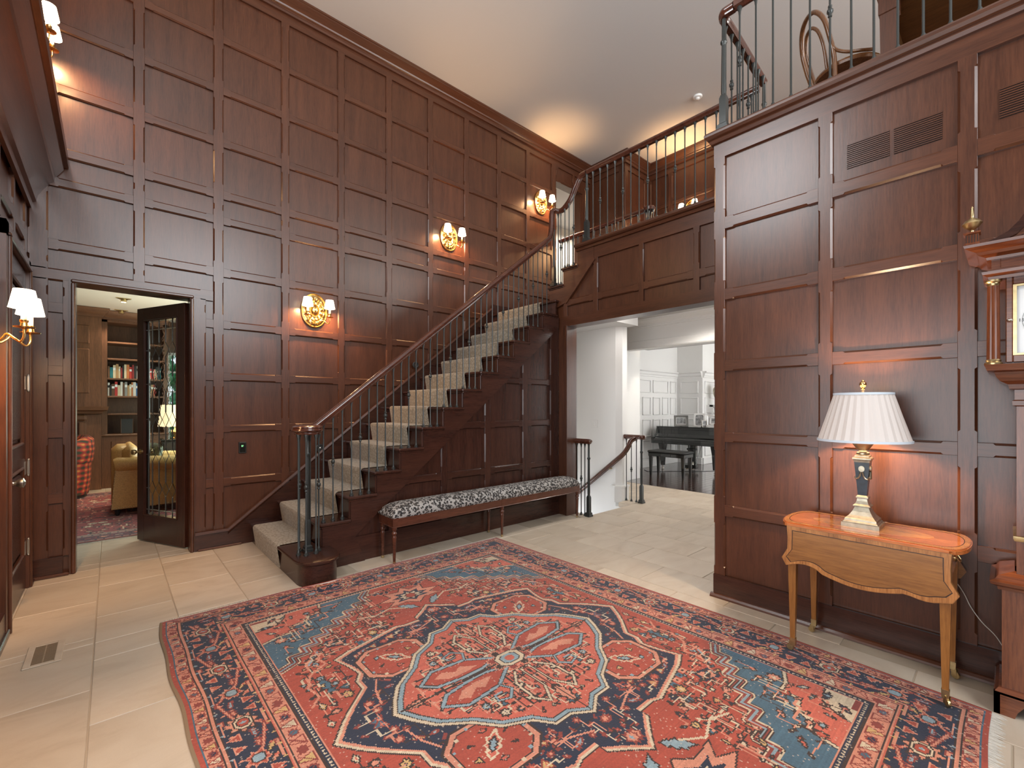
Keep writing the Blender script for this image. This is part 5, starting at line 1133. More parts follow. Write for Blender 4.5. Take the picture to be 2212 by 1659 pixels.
for y in (7.75, 8.0, 8.25): put('tuft_button', bt, 'leather', ac, (.275 - OA[0], y - OA[1], .74), (0, PI / 2, 0))
MB().cbox(.18, .86, 7.66, 8.34, .24, .46, .05).build('seat_cushion', 'leather', ac, 50, OA)
MB().box(.03, .82, 7.6, 8.4, .09, .26).build('seat_base', 'leather', ac, 0, OA)
nl = MB().ball((0, 0, 0), .008, 6, 4).mesh('nail'); 
nm = MB()
for k in range(34): nm.ball((.02 + k * .024, 7.527, .115), .007, 6, 4)
for k in range(22): nm.ball((.005 + k * .0015, 7.527, .12 + k * .022), .007, 6, 4)
stuff(nm.build('nailhead_trim', 'brassold', ac, 60, OA))
ft = MB().lathe([(.018, 0), (.026, .02), (.03, .10)], n=10).mesh('foot', 30)
for x in (.06, .78):
    for y in (7.60, 8.40): put('foot', ft, 'blackm', ac, (x - OA[0], y - OA[1], 0.012))
cu = thing('cushion', 'dark green patterned cushion propped in the leather armchair', 'cushion', (.40, 7.98, .66))
m = MB(); vs = []; n = 12
for i in range(n + 1):
    for j in range(n + 1):
        u_, v_ = i / n * 2 - 1, j / n * 2 - 1; t = .075 * max(0, (1 - u_ ** 4) * (1 - v_ ** 4)) ** .6; s_ = 1 - .06 * (abs(u_ * v_))
        for q in (-1, 1): pass
        vs.append((u_, v_, t, s_))
f = [(i * (n + 1) + j, (i + 1) * (n + 1) + j, (i + 1) * (n + 1) + j + 1, i * (n + 1) + j + 1) for i in range(n) for j in range(n)]
for q in (-1, 1): m.add([(q * t, u_ * .24 * s_, v_ * .24 * s_) for u_, v_, t, s_ in vs], f)
m.build('cover', plain('dark_tapestry', (.10, .11, .08), .9, var=.8, bscale=35), cu, 60, rot=(0, .25, .3))
# plaid armchair
pc = thing('plaid_armchair', 'rounded red plaid armchair near the den fireplace', 'armchair', (-.62, 9.6, 0), .25)
m = MB(); n = 28; sec = []
for z, r, q in ((.06, .36, 1), (.3, .385, 1), (.50, .39, 1), (.60, .40, 1), (.66, .36, 1)): sec.append([(r * math.cos(2 * PI * k / n), r * 1.02 * math.sin(2 * PI * k / n), z) for k in range(n)])
vs = [p for s_ in sec for p in s_]; m.add(vs, [(i * n + k, i * n + (k + 1) % n, (i + 1) * n + (k + 1) % n, (i + 1) * n + k) for i in range(4) for k in range(n)] + [tuple(range(4 * n, 5 * n)), tuple(range(n))[::-1]])
m.build('base', 'plaid', pc, 50)
m = MB(); vs = []; K = 20
for z, ro, ri in ((.55, .41, .25), (.75, .43, .27), (.90, .42, .29), (.95, .37, .32)):
    for k in range(K + 1):
        a = -PI * .42 + k / K * PI * 1.0; top_ = z - (.12 * (abs(k / K * 2 - 1) ** 3) if z > .7 else 0); vs.append((ro * math.cos(a), ro * math.sin(a), top_))
    for k in range(K, -1, -1):
        a = -PI * .42 + k / K * PI * 1.0; top_ = z - (.12 * (abs(k / K * 2 - 1) ** 3) if z > .7 else 0); vs.append((ri * math.cos(a), ri * math.sin(a), top_))
n = 2 * (K + 1); m.add(vs, [(i * n + k, i * n + (k + 1) % n, (i + 1) * n + (k + 1) % n, (i + 1) * n + k) for i in range(3) for k in range(n)] + [tuple(range(3 * n, 4 * n)), tuple(range(n))[::-1]])
m.build('back', 'plaid', pc, 50)
MB().lathe([(.34, .0), (.34, .07)], n=20).build('plinth', 'blackm', pc, 0, loc=(0, 0, .012))
st_ = thing('side_table', 'low wooden side table in the den, cut off by the door casing', 'table', (-.66, 8.35, .012))
MB().cbox(-.26, .26, -.26, .26, .48, .52, .006).build('top', 'bx', st_, 0); l = MB().sqlathe([(.022, 0), (.03, .48)]).mesh('leg', 0)
for x in (-.21, .21):
    for y in (-.21, .21): put('leg', l, 'bz', st_, (x, y, 0))
# lamp on a black cabinet beyond the leaded door
kb = thing('black_cabinet', 'tall black cabinet behind the leaded glass door', 'cabinet', (.80, 8.95, .0)); MB().cbox(-.22, .22, -.2, .2, .014, .86, .006).build('carcass', 'blackm', kb, 0); MB().cbox(-.24, .24, -.22, .22, .86, .885, .006).build('top', 'black', kb, 0)
MB().cbox(-.2, -.005, -.21, -.198, .05, .83, .004).build('door', 'blackm', kb, 0); MB().cbox(.005, .2, -.21, -.198, .05, .83, .004).build('door', 'blackm', kb, 0)
dl = thing('den_lamp', 'table lamp with glowing drum shade seen through the leaded door', 'lamp', (.78, 8.95, .886))
MB().lathe([(.07, 0), (.07, .015), (.03, .03), (.05, .08), (.055, .11), (.03, .15), (.012, .18), (.01, .30)], n=18).build('base', 'brassold', dl, 40)
MB().lathe([(.23, .20), (.19, .54)], n=28, cap=False).build('shade', 'denshade', dl, 60, recalc=False); point('den_lamp_bulb', (.78, 8.95, 1.25), 45, (1, .72, .42), .04)
for i, (u_, v_) in enumerate(((267, 645), (262, 672))):
    c = onz(u_, v_, 3.05); c = (c[0], min(c[1], 9.9 + .3 * i), 3.05)
    d = thing('gimbal_light', 'triangular brass gimbal light in the den ceiling, %s the bookcase' % ('further from' if i == 0 else 'close to'), 'ceiling light', c)
    MB().prism([(-.09, -.06), (.09, -.06), (.03, .07), (-.03, .07)], -.012, 0, 'z').build('plate', 'brassold', d, 0)
    MB().lathe([(.038, -.055), (.034, -.008)], n=14).build('lamp_head', 'brassold', d, 40)
    if i == 0: MB().lathe([(.032, -.056), (.001, -.056)], n=14, cap=False).build('lens', 'lamp', d, 0)
    spot('gimbal_beam', (c[0], c[1], 2.98), 60, (1, .82, .6), 110)
hg = MB(); rg = random.Random(4)
for k in range(420):
    x, y, z = rg.uniform(-1.5, 4), rg.uniform(11.9, 12.6), rg.uniform(0, 3.6); r = rg.uniform(.12, .28)
    hg.ball((x, y, z), r, 6, 4)
stuff(tag(hg.build('hedge', 'leaf', smooth=0), 'sunlit green hedge outside the den window', 'hedge'))
# ================================================================== CARPETS (one coloured facet per knot cell)
class Loom:
    def __init__(s, w, h, step, base):
        s.nx, s.ny = int(round(w / step)), int(round(h / step)); s.w, s.h, s.step = w, h, step
        s.X = (np.arange(s.nx) + .5) * step - w / 2; s.Y = (np.arange(s.ny) + .5) * step - h / 2
        s.C = np.empty((s.ny, s.nx, 3), np.float32); s.C[:] = base
    def _win(s, x0, x1, y0, y1):
        return slice(max(0, int((x0 + s.w / 2) / s.step)), max(0, int((x1 + s.w / 2) / s.step) + 1)), slice(max(0, int((y0 + s.h / 2) / s.step)), max(0, int((y1 + s.h / 2) / s.step) + 1))
    def poly(s, P, col):
        xs = [p[0] for p in P]; ys = [p[1] for p in P]; sx, sy = s._win(min(xs), max(xs), min(ys), max(ys))
        X, Y = s.X[sx][None, :], s.Y[sy][:, None]
        if X.size == 0 or Y.size == 0: return
        ins = np.zeros((Y.shape[0], X.shape[1]), bool)
        for (x0, y0), (x1, y1) in zip(P, P[1:] + P[:1]):
            if y0 == y1: continue
            c = ((y0 > Y) != (y1 > Y)) & (X < (x1 - x0) * (Y - y0) / (y1 - y0) + x0); ins ^= c
        s.C[sy, sx][ins] = col
    def line(s, P, wd, col, closed=False):
        Q = P + P[:1] if closed else P
        for (x0, y0), (x1, y1) in zip(Q, Q[1:]):
            sx, sy = s._win(min(x0, x1) - wd, max(x0, x1) + wd, min(y0, y1) - wd, max(y0, y1) + wd)
            X, Y = s.X[sx][None, :], s.Y[sy][:, None]
            if X.size == 0 or Y.size == 0: continue
            dx, dy = x1 - x0, y1 - y0; L = dx * dx + dy * dy + 1e-9
            t = np.clip(((X - x0) * dx + (Y - y0) * dy) / L, 0, 1); d = np.hypot(X - x0 - t * dx, Y - y0 - t * dy)
            s.C[sy, sx][d < wd / 2] = col
    def sym(s, fn, P, *a, **k):
        for i in (1, -1):
            for j in (1, -1): fn([(i * x, j * y) for x, y in P], *a, **k)
    def motif(s, P, cx, cy, sc, ang, fill, line, lw=.007):
        c, n = math.cos(ang) * sc, math.sin(ang) * sc
        Q = [(cx + x * c - y * n, cy + x * n + y * c) for x, y in P]; s.poly(Q, fill)
        if line is not None: s.line(Q, lw, line, True)
    def mesh(s, name, zfn, wav=None, jit=.06, seed=1):
        rg = np.random.default_rng(seed); nx, ny = s.nx, s.ny
        gx = np.linspace(-s.w / 2, s.w / 2, nx + 1); gy = np.linspace(-s.h / 2, s.h / 2, ny + 1)
        GX, GY = np.meshgrid(gx, gy); ox, oy = (wav(GX, GY) if wav else (0, 0))
        V = np.stack([GX + ox, GY + oy, zfn(GX, GY)], -1).reshape(-1, 3).astype(np.float32)
        i = np.arange(ny)[:, None] * (nx + 1) + np.arange(nx)[None, :]
        F = np.stack([i, i + 1, i + nx + 2, i + nx + 1], -1).reshape(-1).astype(np.int32); nf = nx * ny
        me = D.meshes.new(name); me.vertices.add(len(V)); me.vertices.foreach_set('co', V.ravel())
        me.loops.add(nf * 4); me.loops.foreach_set('vertex_index', F)
        me.polygons.add(nf); me.polygons.foreach_set('loop_start', np.arange(nf, dtype=np.int32) * 4); me.polygons.foreach_set('loop_total', np.full(nf, 4, np.int32))
        me.update(calc_edges=True)
        col = s.C * (1 + rg.normal(0, jit, s.C.shape[:2])[..., None]).astype(np.float32)
        col *= (1 + np.repeat(rg.normal(0, .05, (ny, 1)), nx, 1)[..., None]).astype(np.float32)
        a = me.attributes.new('knot', 'FLOAT_COLOR', 'FACE'); a.data.foreach_set('color', np.concatenate([np.clip(col, 0, 1).reshape(-1, 3), np.ones((nf, 1), np.float32)], 1).ravel().astype(np.float32))
        return me
RED, ROSE, BRICK = (.30, .048, .026), (.42, .090, .055), (.19, .030, .020)
NAVY, BLUE, SKY, IVORY, SALM, BRN, GOLD = (.010, .014, .032), (.045, .095, .135), (.19, .26, .29), (.48, .38, .26), (.48, .19, .12), (.030, .014, .010), (.45, .28, .11)
RW, RH, RS = 2.79, 3.59, .006
L = Loom(RW, RH, RS, RED); rg = random.Random(11)
HX, HY = RW / 2, RH / 2
ROS = [(math.cos(2 * PI * k / 16) * (1 if k % 2 else .62), math.sin(2 * PI * k / 16) * (1 if k % 2 else .62)) for k in range(16)]
LEAF = [(-1, 0), (-.55, .30), (-.45, .18), (-.1, .42), (0, .26), (.35, .40), (.45, .2), (1, 0), (.45, -.2), (.35, -.40), (0, -.26), (-.1, -.42), (-.45, -.18), (-.55, -.30)]
HOOK = [(-1, -.2), (.3, -.2), (.3, .4), (-.2, .4), (-.2, .15), (.05, .15), (.05, .05), (-1, .05)]
DIAM = [(0, 1), (.6, 0), (0, -1), (-.6, 0)]
PALM = [(-.9, -.5), (-.6, -.15), (-1, .1), (-.55, .3), (-.65, .75), (-.2, .6), (0, 1), (.2, .6), (.65, .75), (.55, .3), (1, .1), (.6, -.15), (.9, -.5), (.3, -.45), (0, -.8), (-.3, -.45)]
TRI = [(-.8, -.6), (.8, -.6), (0, .9)]
BIRD = [(-1, 0), (-.5, -.45), (-.2, -.1), (.1, -.4), (.4, -.05), (.8, -.25), (1, .5), (.7, .25), (.5, .55), (.45, .15), (-.1, .35), (-.5, .2)]
def scatter(region, n, cols, lo, hi, shapes, line=BRN, tries=20000, gap=1.0, vine=((.48, .38, .26), (.030, .014, .010), (.48, .19, .12))):
    pts = []; k = 0
    while len(pts) < n and k < tries:
        k += 1; x, y = rg.uniform(0, HX), rg.uniform(0, HY)
        if not region(x, y): continue
        s_ = rg.uniform(lo, hi)
        if any((x - a) ** 2 + (y - b) ** 2 < ((s_ + c) * gap) ** 2 for a, b, c in pts): continue
        near = [p for p in pts if (p[0] - x) ** 2 + (p[1] - y) ** 2 < .0225 and region((p[0] + x) / 2, (p[1] + y) / 2)]
        if near and vine:
            a = rg.choice(near); cv = rg.choice(vine)
            for i in (1, -1):
                for j in (1, -1): L.line([(i * x, j * y), (i * (x + a[0]) / 2, j * y), (i * (x + a[0]) / 2, j * a[1]), (i * a[0], j * a[1])], .0075, cv)
        pts.append((x, y, s_)); sh = rg.choice(shapes); a = rg.choice([0, PI / 2, PI / 4, -PI / 4, .3]); c = rg.choice(cols); c2 = rg.choice([IVORY, NAVY, SKY, ROSE])
        for i in (1, -1):
            for j in (1, -1):
                Q = [(px * s_, py * s_) for px, py in sh]; ca, sa = math.cos(a), math.sin(a)
                Q = [(i * (x + px * ca - py * sa), j * (y + px * sa + py * ca)) for px, py in Q]
                L.poly(Q, c); L.line(Q, .007, line, True)
                if s_ > .026: L.poly([(i * x + px * s_ * .38, j * y + py * s_ * .38) for px, py in DIAM], c2)
FX, FY = .985, 1.385         # half size of the field
# corner spandrels
sp = [(FX, .70), (.90, .74), (.90, .80), (.82, .80), (.82, .87), (.74, .87), (.74, .94), (.65, .94), (.65, 1.01), (.56, 1.01), (.56, 1.08), (.46, 1.08), (.46, 1.15), (.37, 1.15), (.37, 1.22), (.29, 1.22), (.29, 1.30), (.24, 1.36), (.22, FY)]
L.sym(L.poly, sp + [(FX, FY)], BLUE)
for k, (w, c) in enumerate(((.062, BRN), (.054, IVORY), (.040, BRN), (.034, BRICK), (.016, BRN), (.010, SKY))): L.sym(L.line, [(x, y) for x, y in sp], w, c)
inn = [(FX, 1.06), (.88, 1.10), (.80, 1.10), (.80, 1.18), (.70, 1.20), (.66, 1.27), (.60, 1.27), (.57, 1.35), (.56, FY)]
L.sym(L.poly, inn + [(FX, FY)], ROSE); L.sym(L.line, inn, .026, BRN); L.sym(L.line, inn, .014, IVORY)
L.sym(L.poly, [(FX, 1.24), (.86, 1.26), (.80, 1.33), (.78, FY), (FX, FY)], IVORY); L.sym(L.line, [(FX, 1.24), (.86, 1.26), (.80, 1.33), (.78, FY)], .010, BRN)
L.sym(L.poly, [(FX, 1.36), (.89, 1.36), (.89, FY), (FX, FY)], BRICK)
def bet(P, x):  # y of the stepped line at x
    for (x0, y0), (x1, y1) in zip(P, P[1:]):
        if min(x0, x1) <= x <= max(x0, x1) and x0 != x1: return y0 + (y1 - y0) * (x - x0) / (x1 - x0)
    return None
def spy(x): return .70 + (FX - x) * .95
def med(x, y): return x / .93 + y / .99
inb = lambda x, y: y > spy(x) + .09 and y < FY - .05 and x < FX - .05 and (y < 1.02 + (FX - x) * .9)
inr = lambda x, y: y > 1.10 + (FX - x) * .9 and y < FY - .04 and x < FX - .04
scatter(inb, 70, [RED, ROSE, IVORY, SALM, SKY, GOLD], .018, .05, [ROS, LEAF, BIRD, PALM, HOOK])
scatter(inr, 30, [BLUE, SKY, NAVY, BRICK], .02, .045, [BIRD, LEAF, PALM])
# navy medallion, stepped lobes
mo = [(0, .86), (.07, .80), (.15, .74), (.15, .70), (.24, .70), (.30, .72), (.62, .64), (.71, .60), (.68, .50), (.66, .40), (.70, .34), (.70, .27), (.80, .17), (.86, .10), (.93, .0)]
q = mo + [(x, -y) for x, y in mo[::-1][1:]]; full = q + [(-x, y) for x, y in q[::-1][1:-1]]
def offset(P, f): return [(x * f, y * f) for x, y in P]
L.poly(offset(full, 1.045), BRN); L.poly(offset(full, 1.035), IVORY); L.poly(offset(full, 1.018), SALM); L.poly(full, NAVY)
# inner rose medallion
io = [(0, .56), (.09, .50), (.18, .50), (.24, .42), (.36, .36), (.44, .26), (.56, .17), (.62, .08), (.66, 0)]
q = io + [(x, -y) for x, y in io[::-1][1:]]; fin = q + [(-x, y) for x, y in q[::-1][1:-1]]
def pip(P, x, y):
    r = False
    for (x0, y0), (x1, y1) in zip(P, P[1:] + P[:1]):
        if (y0 > y) != (y1 > y) and x < (x1 - x0) * (y - y0) / (y1 - y0) + x0: r = not r
    return r
big, hole = offset(full, .95), offset(fin, 1.13)
scatter(lambda x, y: pip(big, x, y) and not pip(hole, x, y) and ((x - .47) / .215) ** 2 + ((y - .43) / .19) ** 2 > 1, 90, [SALM, ROSE, SKY, BLUE, GOLD, SALM], .016, .046, [ROS, LEAF, PALM, TRI, HOOK, BIRD], line=BRICK, gap=1.0)
L.sym(L.line, [(.10, .66), (.20, .62), (.28, .60)], .010, SALM); L.sym(L.line, [(.70, .12), (.68, .22), (.64, .30)], .010, SALM)
# diagonal cartouches
def octa(cx, cy, a, b, k=.5): return [(cx + a, cy + b * k), (cx + a * k, cy + b), (cx - a * k, cy + b), (cx - a, cy + b * k), (cx - a, cy - b * k), (cx - a * k, cy - b), (cx + a * k, cy - b), (cx + a, cy - b * k)]
for f, c in ((1.06, BRN), (1.0, SALM), (.88, BRN), (.84, RED)): L.sym(L.poly, octa(.47, .43, .185 * f, .16 * f, .55), c)
for k in range(14):
    a = 2 * PI * k / 14; L.sym(L.poly, [(.47 + .168 * math.cos(a) + dx, .43 + .146 * math.sin(a) + dy) for dx, dy in ((-.008, -.008), (.008, -.008), (.008, .008), (-.008, .008))], SKY if k % 2 else IVORY)
L.sym(L.motif, PALM, 0, 0, 1, 0, RED, None) if False else None
for i in (1, -1):
    for j in (1, -1):
        cx, cy = i * .47, j * .43
        L.motif(LEAF, cx, cy, .085, PI / 4 * i * j, ROSE, IVORY, .009); L.motif(LEAF, cx, cy, .045, PI / 4 * i * j, SKY, BRN)
        for t in range(6):
            a = t * PI / 3 + .4; L.motif(rg.choice([HOOK, DIAM, TRI]), cx + .105 * math.cos(a), cy + .088 * math.sin(a), .022, a, [GOLD, ROSE, SKY][t % 3], BRN, .006)
L.poly(offset(fin, 1.07), BRN); L.poly(offset(fin, 1.06), IVORY); L.poly(offset(fin, 1.03), BRN); L.poly(offset(fin, 1.02), SKY); L.poly(offset(fin, .985), BRN); L.poly(offset(fin, .975), ROSE)
scatter(lambda x, y: pip(offset(fin, .90), x, y) and x + y > .13, 80, [BRICK, SKY, SALM, BLUE, IVORY, RED], .014, .034, [LEAF, HOOK, ROS, TRI])
# the four inner arms with ice-blue scrolls
arm = [(.06, .05), (.20, .15), (.40, .17), (.50, .10), (.44, .04), (.30, .02), (.18, .02)]
L.sym(L.poly, arm, RED); L.sym(L.line, arm, .026, BRN, True); L.sym(L.line, arm, .016, SKY, True)
L.sym(L.poly, [(.18, .06), (.26, .115), (.30, .09), (.36, .13), (.42, .105), (.36, .06), (.28, .05)], SALM)
L.sym(L.line, [(.20, .15), (.17, .21), (.22, .26), (.28, .24), (.27, .20), (.23, .20)], .018, BRN); L.sym(L.line, [(.20, .15), (.17, .21), (.22, .26), (.28, .24), (.27, .20), (.23, .20)], .010, SKY)
ar2 = [(.03, .12), (.03, .30), (.09, .40), (.14, .34), (.13, .20), (.07, .12)]
L.sym(L.line, ar2, .022, BRN); L.sym(L.line, ar2, .012, IVORY); L.sym(L.motif, LEAF, .0, .0, .0, 0, SALM, None) if False else None
for j in (1, -1): L.motif(LEAF, 0, j * .40, .085, PI / 2, SALM, BRN); L.motif(LEAF, j * .58, 0, .06, 0, SALM, BRN)
for k in range(8):
    a = 2 * PI * k / 8 + PI / 8; L.motif(ROS, .105 * math.cos(a), .085 * math.sin(a), .034, a, BRICK if k % 2 else BRN, SALM, .006)
for f, c in ((1.2, BRN), (1.1, IVORY), (.8, BRN), (.7, SKY), (.4, ROSE)): L.poly(octa(0, 0, .075 * f, .055 * f), c)
L.line([(0, .09), (0, .56)], .010, BRN); L.line([(0, -.09), (0, -.56)], .010, BRN); L.line([(.1, 0), (.66, 0)], .010, BRN); L.line([(-.1, 0), (-.66, 0)], .010, BRN)
# pendants at the ends of the field
for j in (1, -1):
    for f, c in ((1.08, BRN), (1.0, SALM), (.62, NAVY), (.40, IVORY)): L.poly([(px * .23 * f, j * (1.10 + py * .17 * f)) for px, py in PALM], c)
    L.motif(ROS, 0, j * 1.10, .05, 0, RED, BRN)
    for i in (1, -1):
        L.motif(BIRD, i * .16, j * 1.27, .07, .4 * i, NAVY, SALM); L.motif(BIRD, i * .845, j * .42, .075, PI / 2 * i, BLUE, BRN); L.line([(i * .30, j * .92), (i * .36, j * .98), (i * .36, j * 1.06)], .012, IVORY)
        L.motif([(-1, -.7), (1, -.7), (1, .7), (-1, .7)], i * .66, j * .80, .05, .3 * i * j, SALM, NAVY, .016)
        for t in range(4): L.line([(i * (.72 + t * .028), j * (.79 - t * .012)), (i * (.80 + t * .028), j * (.70 - t * .02))], .012, [SALM, BRN, SKY, SALM][t])
        L.motif(LEAF, i * .10, j * .94, .08, .8 * i * j, SKY, BRN); L.motif(LEAF, i * .36, j * .83, .07, -.5 * i * j, SALM, BRICK)
        for t in range(5): L.poly([(i * (.40 + t * .05 + dx), j * (.745 - t * .012 + dy)) for dx, dy in ((-.018, -.018), (.018, -.018), (.018, .018), (-.018, .018))], [SALM, BLUE][t % 2]); L.poly([(i * (.40 + t * .05 + dx), j * (.745 - t * .012 + dy)) for dx, dy in ((-.007, -.007), (.007, -.007), (.007, .007), (-.007, .007))], BRN)
scatter(lambda x, y: x / .98 + y / 1.06 > 1.06 and y < spy(x) - .10 and x < FX - .05 and y < FY - .05 and not (x < .25 and .92 < y < 1.27) and not pip(offset(full, 1.09), x, y), 240, [SALM, ROSE, SKY, IVORY, NAVY, BLUE, BRICK, GOLD], .014, .036, [ROS, LEAF, HOOK, TRI, PALM, DIAM])
L.sym(L.line, [(.95, .30), (.90, .36), (.92, .46), (.88, .56), (.78, .62), (.80, .70)], .012, SALM); L.sym(L.line, [(.12, .93), (.22, 1.0), (.34, .96), (.44, 1.0)], .012, IVORY)
# ---- borders: (inner half size, colour) from the field outwards
def ring(a, b, col):
    """band between field offsets a and b (m outside the field edge)."""
    X, Y = L.X[None, :], L.Y[:, None]; d = np.maximum(np.abs(X) - FX, np.abs(Y) - FY); L.C[(d >= a) & (d < b)] = col
def rails_(a, fn, u0, pitch):
    """walk the four sides at offset a, calling fn(centre, tangent, normal, index) every pitch."""
    for sx, sy, ln, sd in ((1, 0, 2 * (FX + a), 1), (1, 0, 2 * (FX + a), -1), (0, 1, 2 * (FY + a), 1), (0, 1, 2 * (FY + a), -1)):
        n = max(2, int(round(ln / pitch)))
        for k in range(n):
            t = -ln / 2 + (k + .5) * ln / n
            c = (t, sd * (FY + a)) if sx else (sd * (FX + a), t)
            fn(c, (sx, sy), ((0, sd) if sx else (sd, 0)), k)
for a, b, c in ((0, .010, IVORY), (.010, .032, NAVY), (.032, .042, BRN), (.042, .050, SALM), (.050, .115, SALM), (.115, .122, BRN), (.122, .132, ROSE), (.132, .138, BRN), (.138, .315, NAVY), (.315, .321, BRN), (.321, .331, ROSE), (.331, .337, BRN), (.337, .385, SALM), (.385, .392, BLUE), (.392, 1.0, RED)): ring(a, b, c)
def mot(P, c, tn, nm, sc, fill, ln, lw=.006): Q = [(c[0] + tn[0] * x * sc + nm[0] * y * sc, c[1] + tn[1] * x * sc + nm[1] * y * sc) for x, y in P]; L.poly(Q, fill); (L.line(Q, lw, ln, True) if ln else None)
def at(c, tn, nm, u, v): return (c[0] + tn[0] * u + nm[0] * v, c[1] + tn[1] * u + nm[1] * v)
rails_(.021, lambda c, t, n, k: mot(TRI, c, t, (-n[0], -n[1]), .010, IVORY, None), 0, .020)
def small(h):
    def f(c, t, n, k):
        s_ = 1 if k % 2 else -1; n2 = (n[0] * s_, n[1] * s_)
        if k % 2: mot([(-1.0, -1), (1.0, -1), (.25, 1), (-.25, 1)], c, t, n2, h, [IVORY, SALM, GOLD][k % 3], BRICK)
        else: mot(PALM, c, t, n2, h * .95, [BRICK, BLUE, NAVY][(k // 2) % 3], BRICK)
        L.line([at(c, t, n, -h, -h * s_), at(c, t, n, h, h * s_)], .005, BRICK)
    return f
rails_(.0825, small(.028), 0, .062); rails_(.361, small(.021), 0, .050)
def main(c, t, n, k):
    s_ = 1 if k % 2 else -1; n2 = (n[0] * s_, n[1] * s_)
    L.line([at(c, t, n2, -.135, -.05), at(c, t, n2, -.06, -.07), at(c, t, n2, .06, .03), at(c, t, n2, .135, .05)], .016, BRICK); L.line([at(c, t, n2, -.135, -.05), at(c, t, n2, -.06, -.07), at(c, t, n2, .06, .03), at(c, t, n2, .135, .05)], .008, SALM)
    if k % 2:
        mot(PALM, c, t, n2, .078, SALM, BRN); mot(octa(0, 0, .045, .035), c, t, n2, 1, IVORY, BRN); mot(octa(0, 0, .03, .022), c, t, n2, 1, RED, BRN); mot(DIAM, c, t, n2, .015, SKY, None)
    else:
        mot(ROS, c, t, n2, .052, RED, SALM); mot(octa(0, 0, .026, .024), c, t, n2, 1, SKY, BRN)
        for u in (-.06, .06): mot(LEAF, at(c, t, n2, u * .6, .055), (t[0] * .8 + n2[0] * .5, t[1] * .8 + n2[1] * .5), (-n2[0] * .8 + t[0] * .5, -n2[1] * .8 + t[1] * .5), .035, GOLD if u > 0 else SALM, BRN)
    for u, v, p, fc in ((-.095, .050, TRI, RED), (.095, -.050, TRI, RED), (-.10, -.02, BIRD, SKY), (.10, .02, BIRD, SALM), (.055, .075, HOOK, SALM), (-.055, -.075, HOOK, ROSE)): mot(p, at(c, t, n2, u, v), t, n2, .030, fc, SALM if fc == RED else BRICK)
    for v in (-.080, .080): L.line([at(c, t, n, -.05, v), at(c, t, n, .05, v)], .008, SALM)
rails_(.2265, main, 0, .265)
rails_(.2265, lambda c, t, n, k: [mot(DIAM, at(c, t, n, u, v), t, n, .012, q, None) for u, v, q in ((-.02, .06, SALM), (.02, -.06, ROSE), (.012, .085, SKY), (-.012, -.085, GOLD))], 0, .088)
for a, b, c in ((.0, .008, SALM), (.115, .120, BRN), (.124, .131, SALM), (.322, .330, SALM)): ring(a, b, c)
abr = np.random.default_rng(5); msk = abr.random(L.C.shape[:2]) < .02; L.C[msk] = L.C[msk] * .5 + np.array([.28, .22, .17], np.float32)
RC = (1.645, 1.856)
def fold(X, Y): return np.exp(-((X + .40) / .20) ** 2) * np.clip((Y - HY + .30) / .30, 0, 1) ** 2
def rz_(X, Y): return .0085 + .0008 * np.sin(X * 9) * np.sin(Y * 7) + .045 * fold(X, Y)
def rw_(X, Y):
    e = np.clip((-X - HX + .35) / .35, 0, 1); return e * (-.008 + .012 * np.sin(Y * 3.1 + .6) + .005 * np.sin(Y * 11)) - .05 * np.clip((X - HX + .5) / .5, 0, 1) * np.clip((-Y - HY + .9) / .9, 0, 1), .004 * np.sin(X * 7) * np.clip((np.abs(Y) - HY + .3) / .3, 0, 1) - .135 * fold(X, Y)
rug = thing('heriz_carpet' if False else 'oriental_carpet', 'large red and navy oriental medallion carpet with fringed ends on the stone floor', 'rug', (RC[0], RC[1], 0))
put('pile', L.mesh('pile', rz_, rw_), 'rug', rug)
eb = MB()
ed = [(-HX, -HY + RH * k / 60) for k in range(61)]
exy = [(x + float(rw_(np.array(x), np.array(y))[0]), y) for x, y in ed]
MB().sweep([(-.002, -.0035), (.012, -.0035), (.013, .001), (.010, .0045), (-.002, .0045)], [(x, y, .004) for x, y in exy][::-1], side0=(-1, 0, 0)).build('selvage', 'selvage', rug, 30)
MB().sweep([(-.002, -.004), (.006, -.004), (.007, .0), (.004, .0045), (-.002, .0045)], [(HX + float(rw_(np.array(HX), np.array(-HY + RH * k / 30))[0]), -HY + RH * k / 30, .004) for k in range(31)], side0=(1, 0, 0)).build('selvage', plain('red_selvage', BRICK, .9), rug, 30)
MB().box(-HX + .03, HX - .06, -HY + .01, HY - .25, 0.0003, .0062).build('backing', 'selvage', rug, 0)
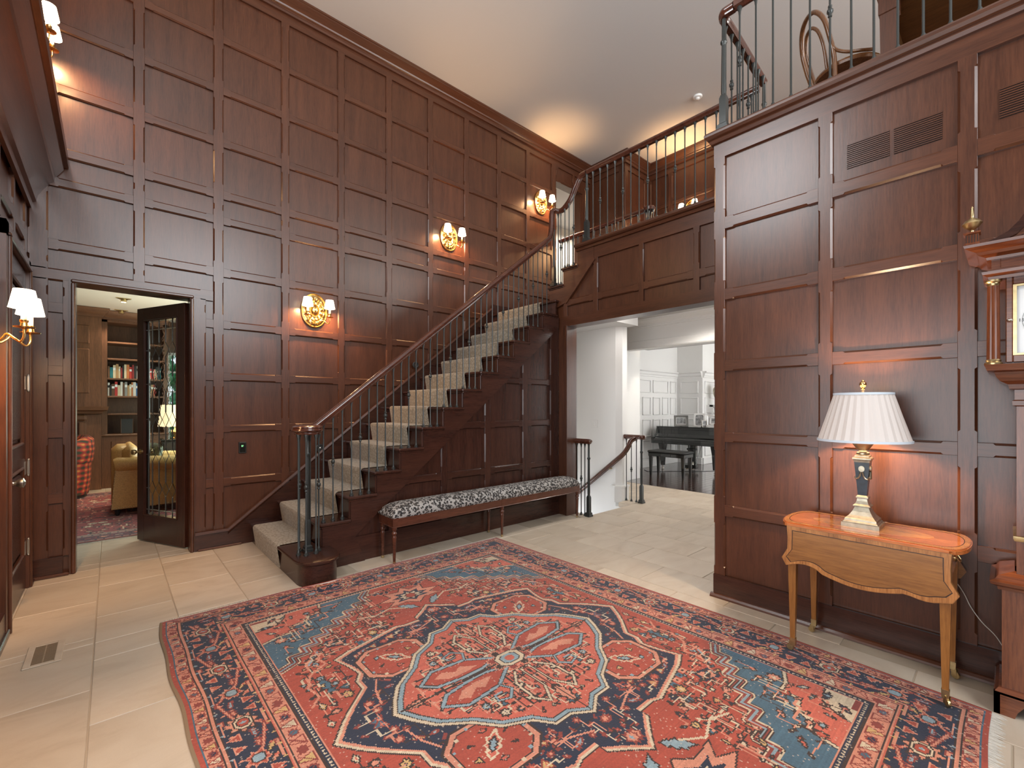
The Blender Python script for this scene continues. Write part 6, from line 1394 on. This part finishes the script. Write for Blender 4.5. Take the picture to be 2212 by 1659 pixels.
for sd in (-1, 1):
    fr = MB(); r2 = random.Random(3 + sd)
    for k in range(560):
        x = -HX + RW * (k + .5) / 560; ln = r2.uniform(.022, .05); dx = r2.uniform(-.012, .012)
        y0, y1 = sd * (HY - .006), sd * (HY + ln); dy_ = float(rw_(np.array(x), np.array(sd * HY))[1]); y0 += dy_; y1 += dy_; zz = float(fold(np.array(x), np.array(sd * HY))) * .045; x += float(rw_(np.array(x), np.array(sd * HY))[0])
        fr.add([(x - .0022, y0, .006 + zz), (x + .0022, y0, .006 + zz), (x + dx * .5 + .002, (y0 + y1) / 2, .0065 + zz * .6), (x + dx * .5 - .002, (y0 + y1) / 2, .0065 + zz * .6), (x + dx + .0012, y1, .0012), (x + dx - .0012, y1, .0012), (x - .002, y0, .0005), (x + .002, y0, .0005)], [(0, 1, 2, 3), (3, 2, 4, 5), (1, 0, 6, 7), (7, 6, 5, 4), (0, 3, 5, 6), (2, 1, 7, 4)])
    stuff(fr.build('fringe', 'fringe', rug, 0, recalc=False))
# den carpet
L2 = Loom(2.7, 3.5, .016, (.22, .03, .03)); L = L2; HX, HY = 1.35, 1.75; rg = random.Random(2); FX, FY = 1.0, 1.4
scatter(lambda x, y: x < .98 and y < 1.38, 240, [BRICK, NAVY, SALM, IVORY, (.10, .02, .03)], .03, .07, [ROS, LEAF, HOOK, PALM], tries=9000)
for a, b, c in ((0, .02, IVORY), (.02, .035, NAVY), (.035, .09, (.30, .16, .13)), (.09, .105, NAVY), (.105, .25, (.13, .02, .03)), (.25, .265, NAVY), (.265, .31, (.30, .16, .13)), (.31, 1, BRICK)): ring(a, b, c)
def mn(c, t, n, k): mot(ROS if k % 2 else LEAF, c, t, n, .055, [SALM, IVORY, ROSE][k % 3], NAVY, .016)
rails_(.178, mn, 0, .13); rails_(.062, lambda c, t, n, k: mot(DIAM, c, t, n, .022, NAVY, None), 0, .07); rails_(.288, lambda c, t, n, k: mot(DIAM, c, t, n, .02, NAVY, None), 0, .07)
r2g = thing('den_carpet', 'worn red patterned carpet on the den floor beyond the doorway', 'rug', (-.12, 8.06, .0))
put('pile', L2.mesh('pile', lambda X, Y: .0105 + 0 * X, None, .12), 'rug', r2g); MB().box(-1.34, 1.34, -1.74, 1.74, .0005, .0085).build('backing', 'selvage', r2g, 0)
fr = MB(); r2 = random.Random(9)
for k in range(260):
    x = -1.35 + 2.7 * (k + .5) / 260; y1 = -1.75 - r2.uniform(.02, .05); fr.add([(x - .004, -1.745, .007), (x + .004, -1.745, .007), (x + .002, y1, .002), (x - .002, y1, .002)], [(0, 1, 2, 3)])
stuff(fr.build('fringe', 'fringe', r2g, 0, recalc=False))
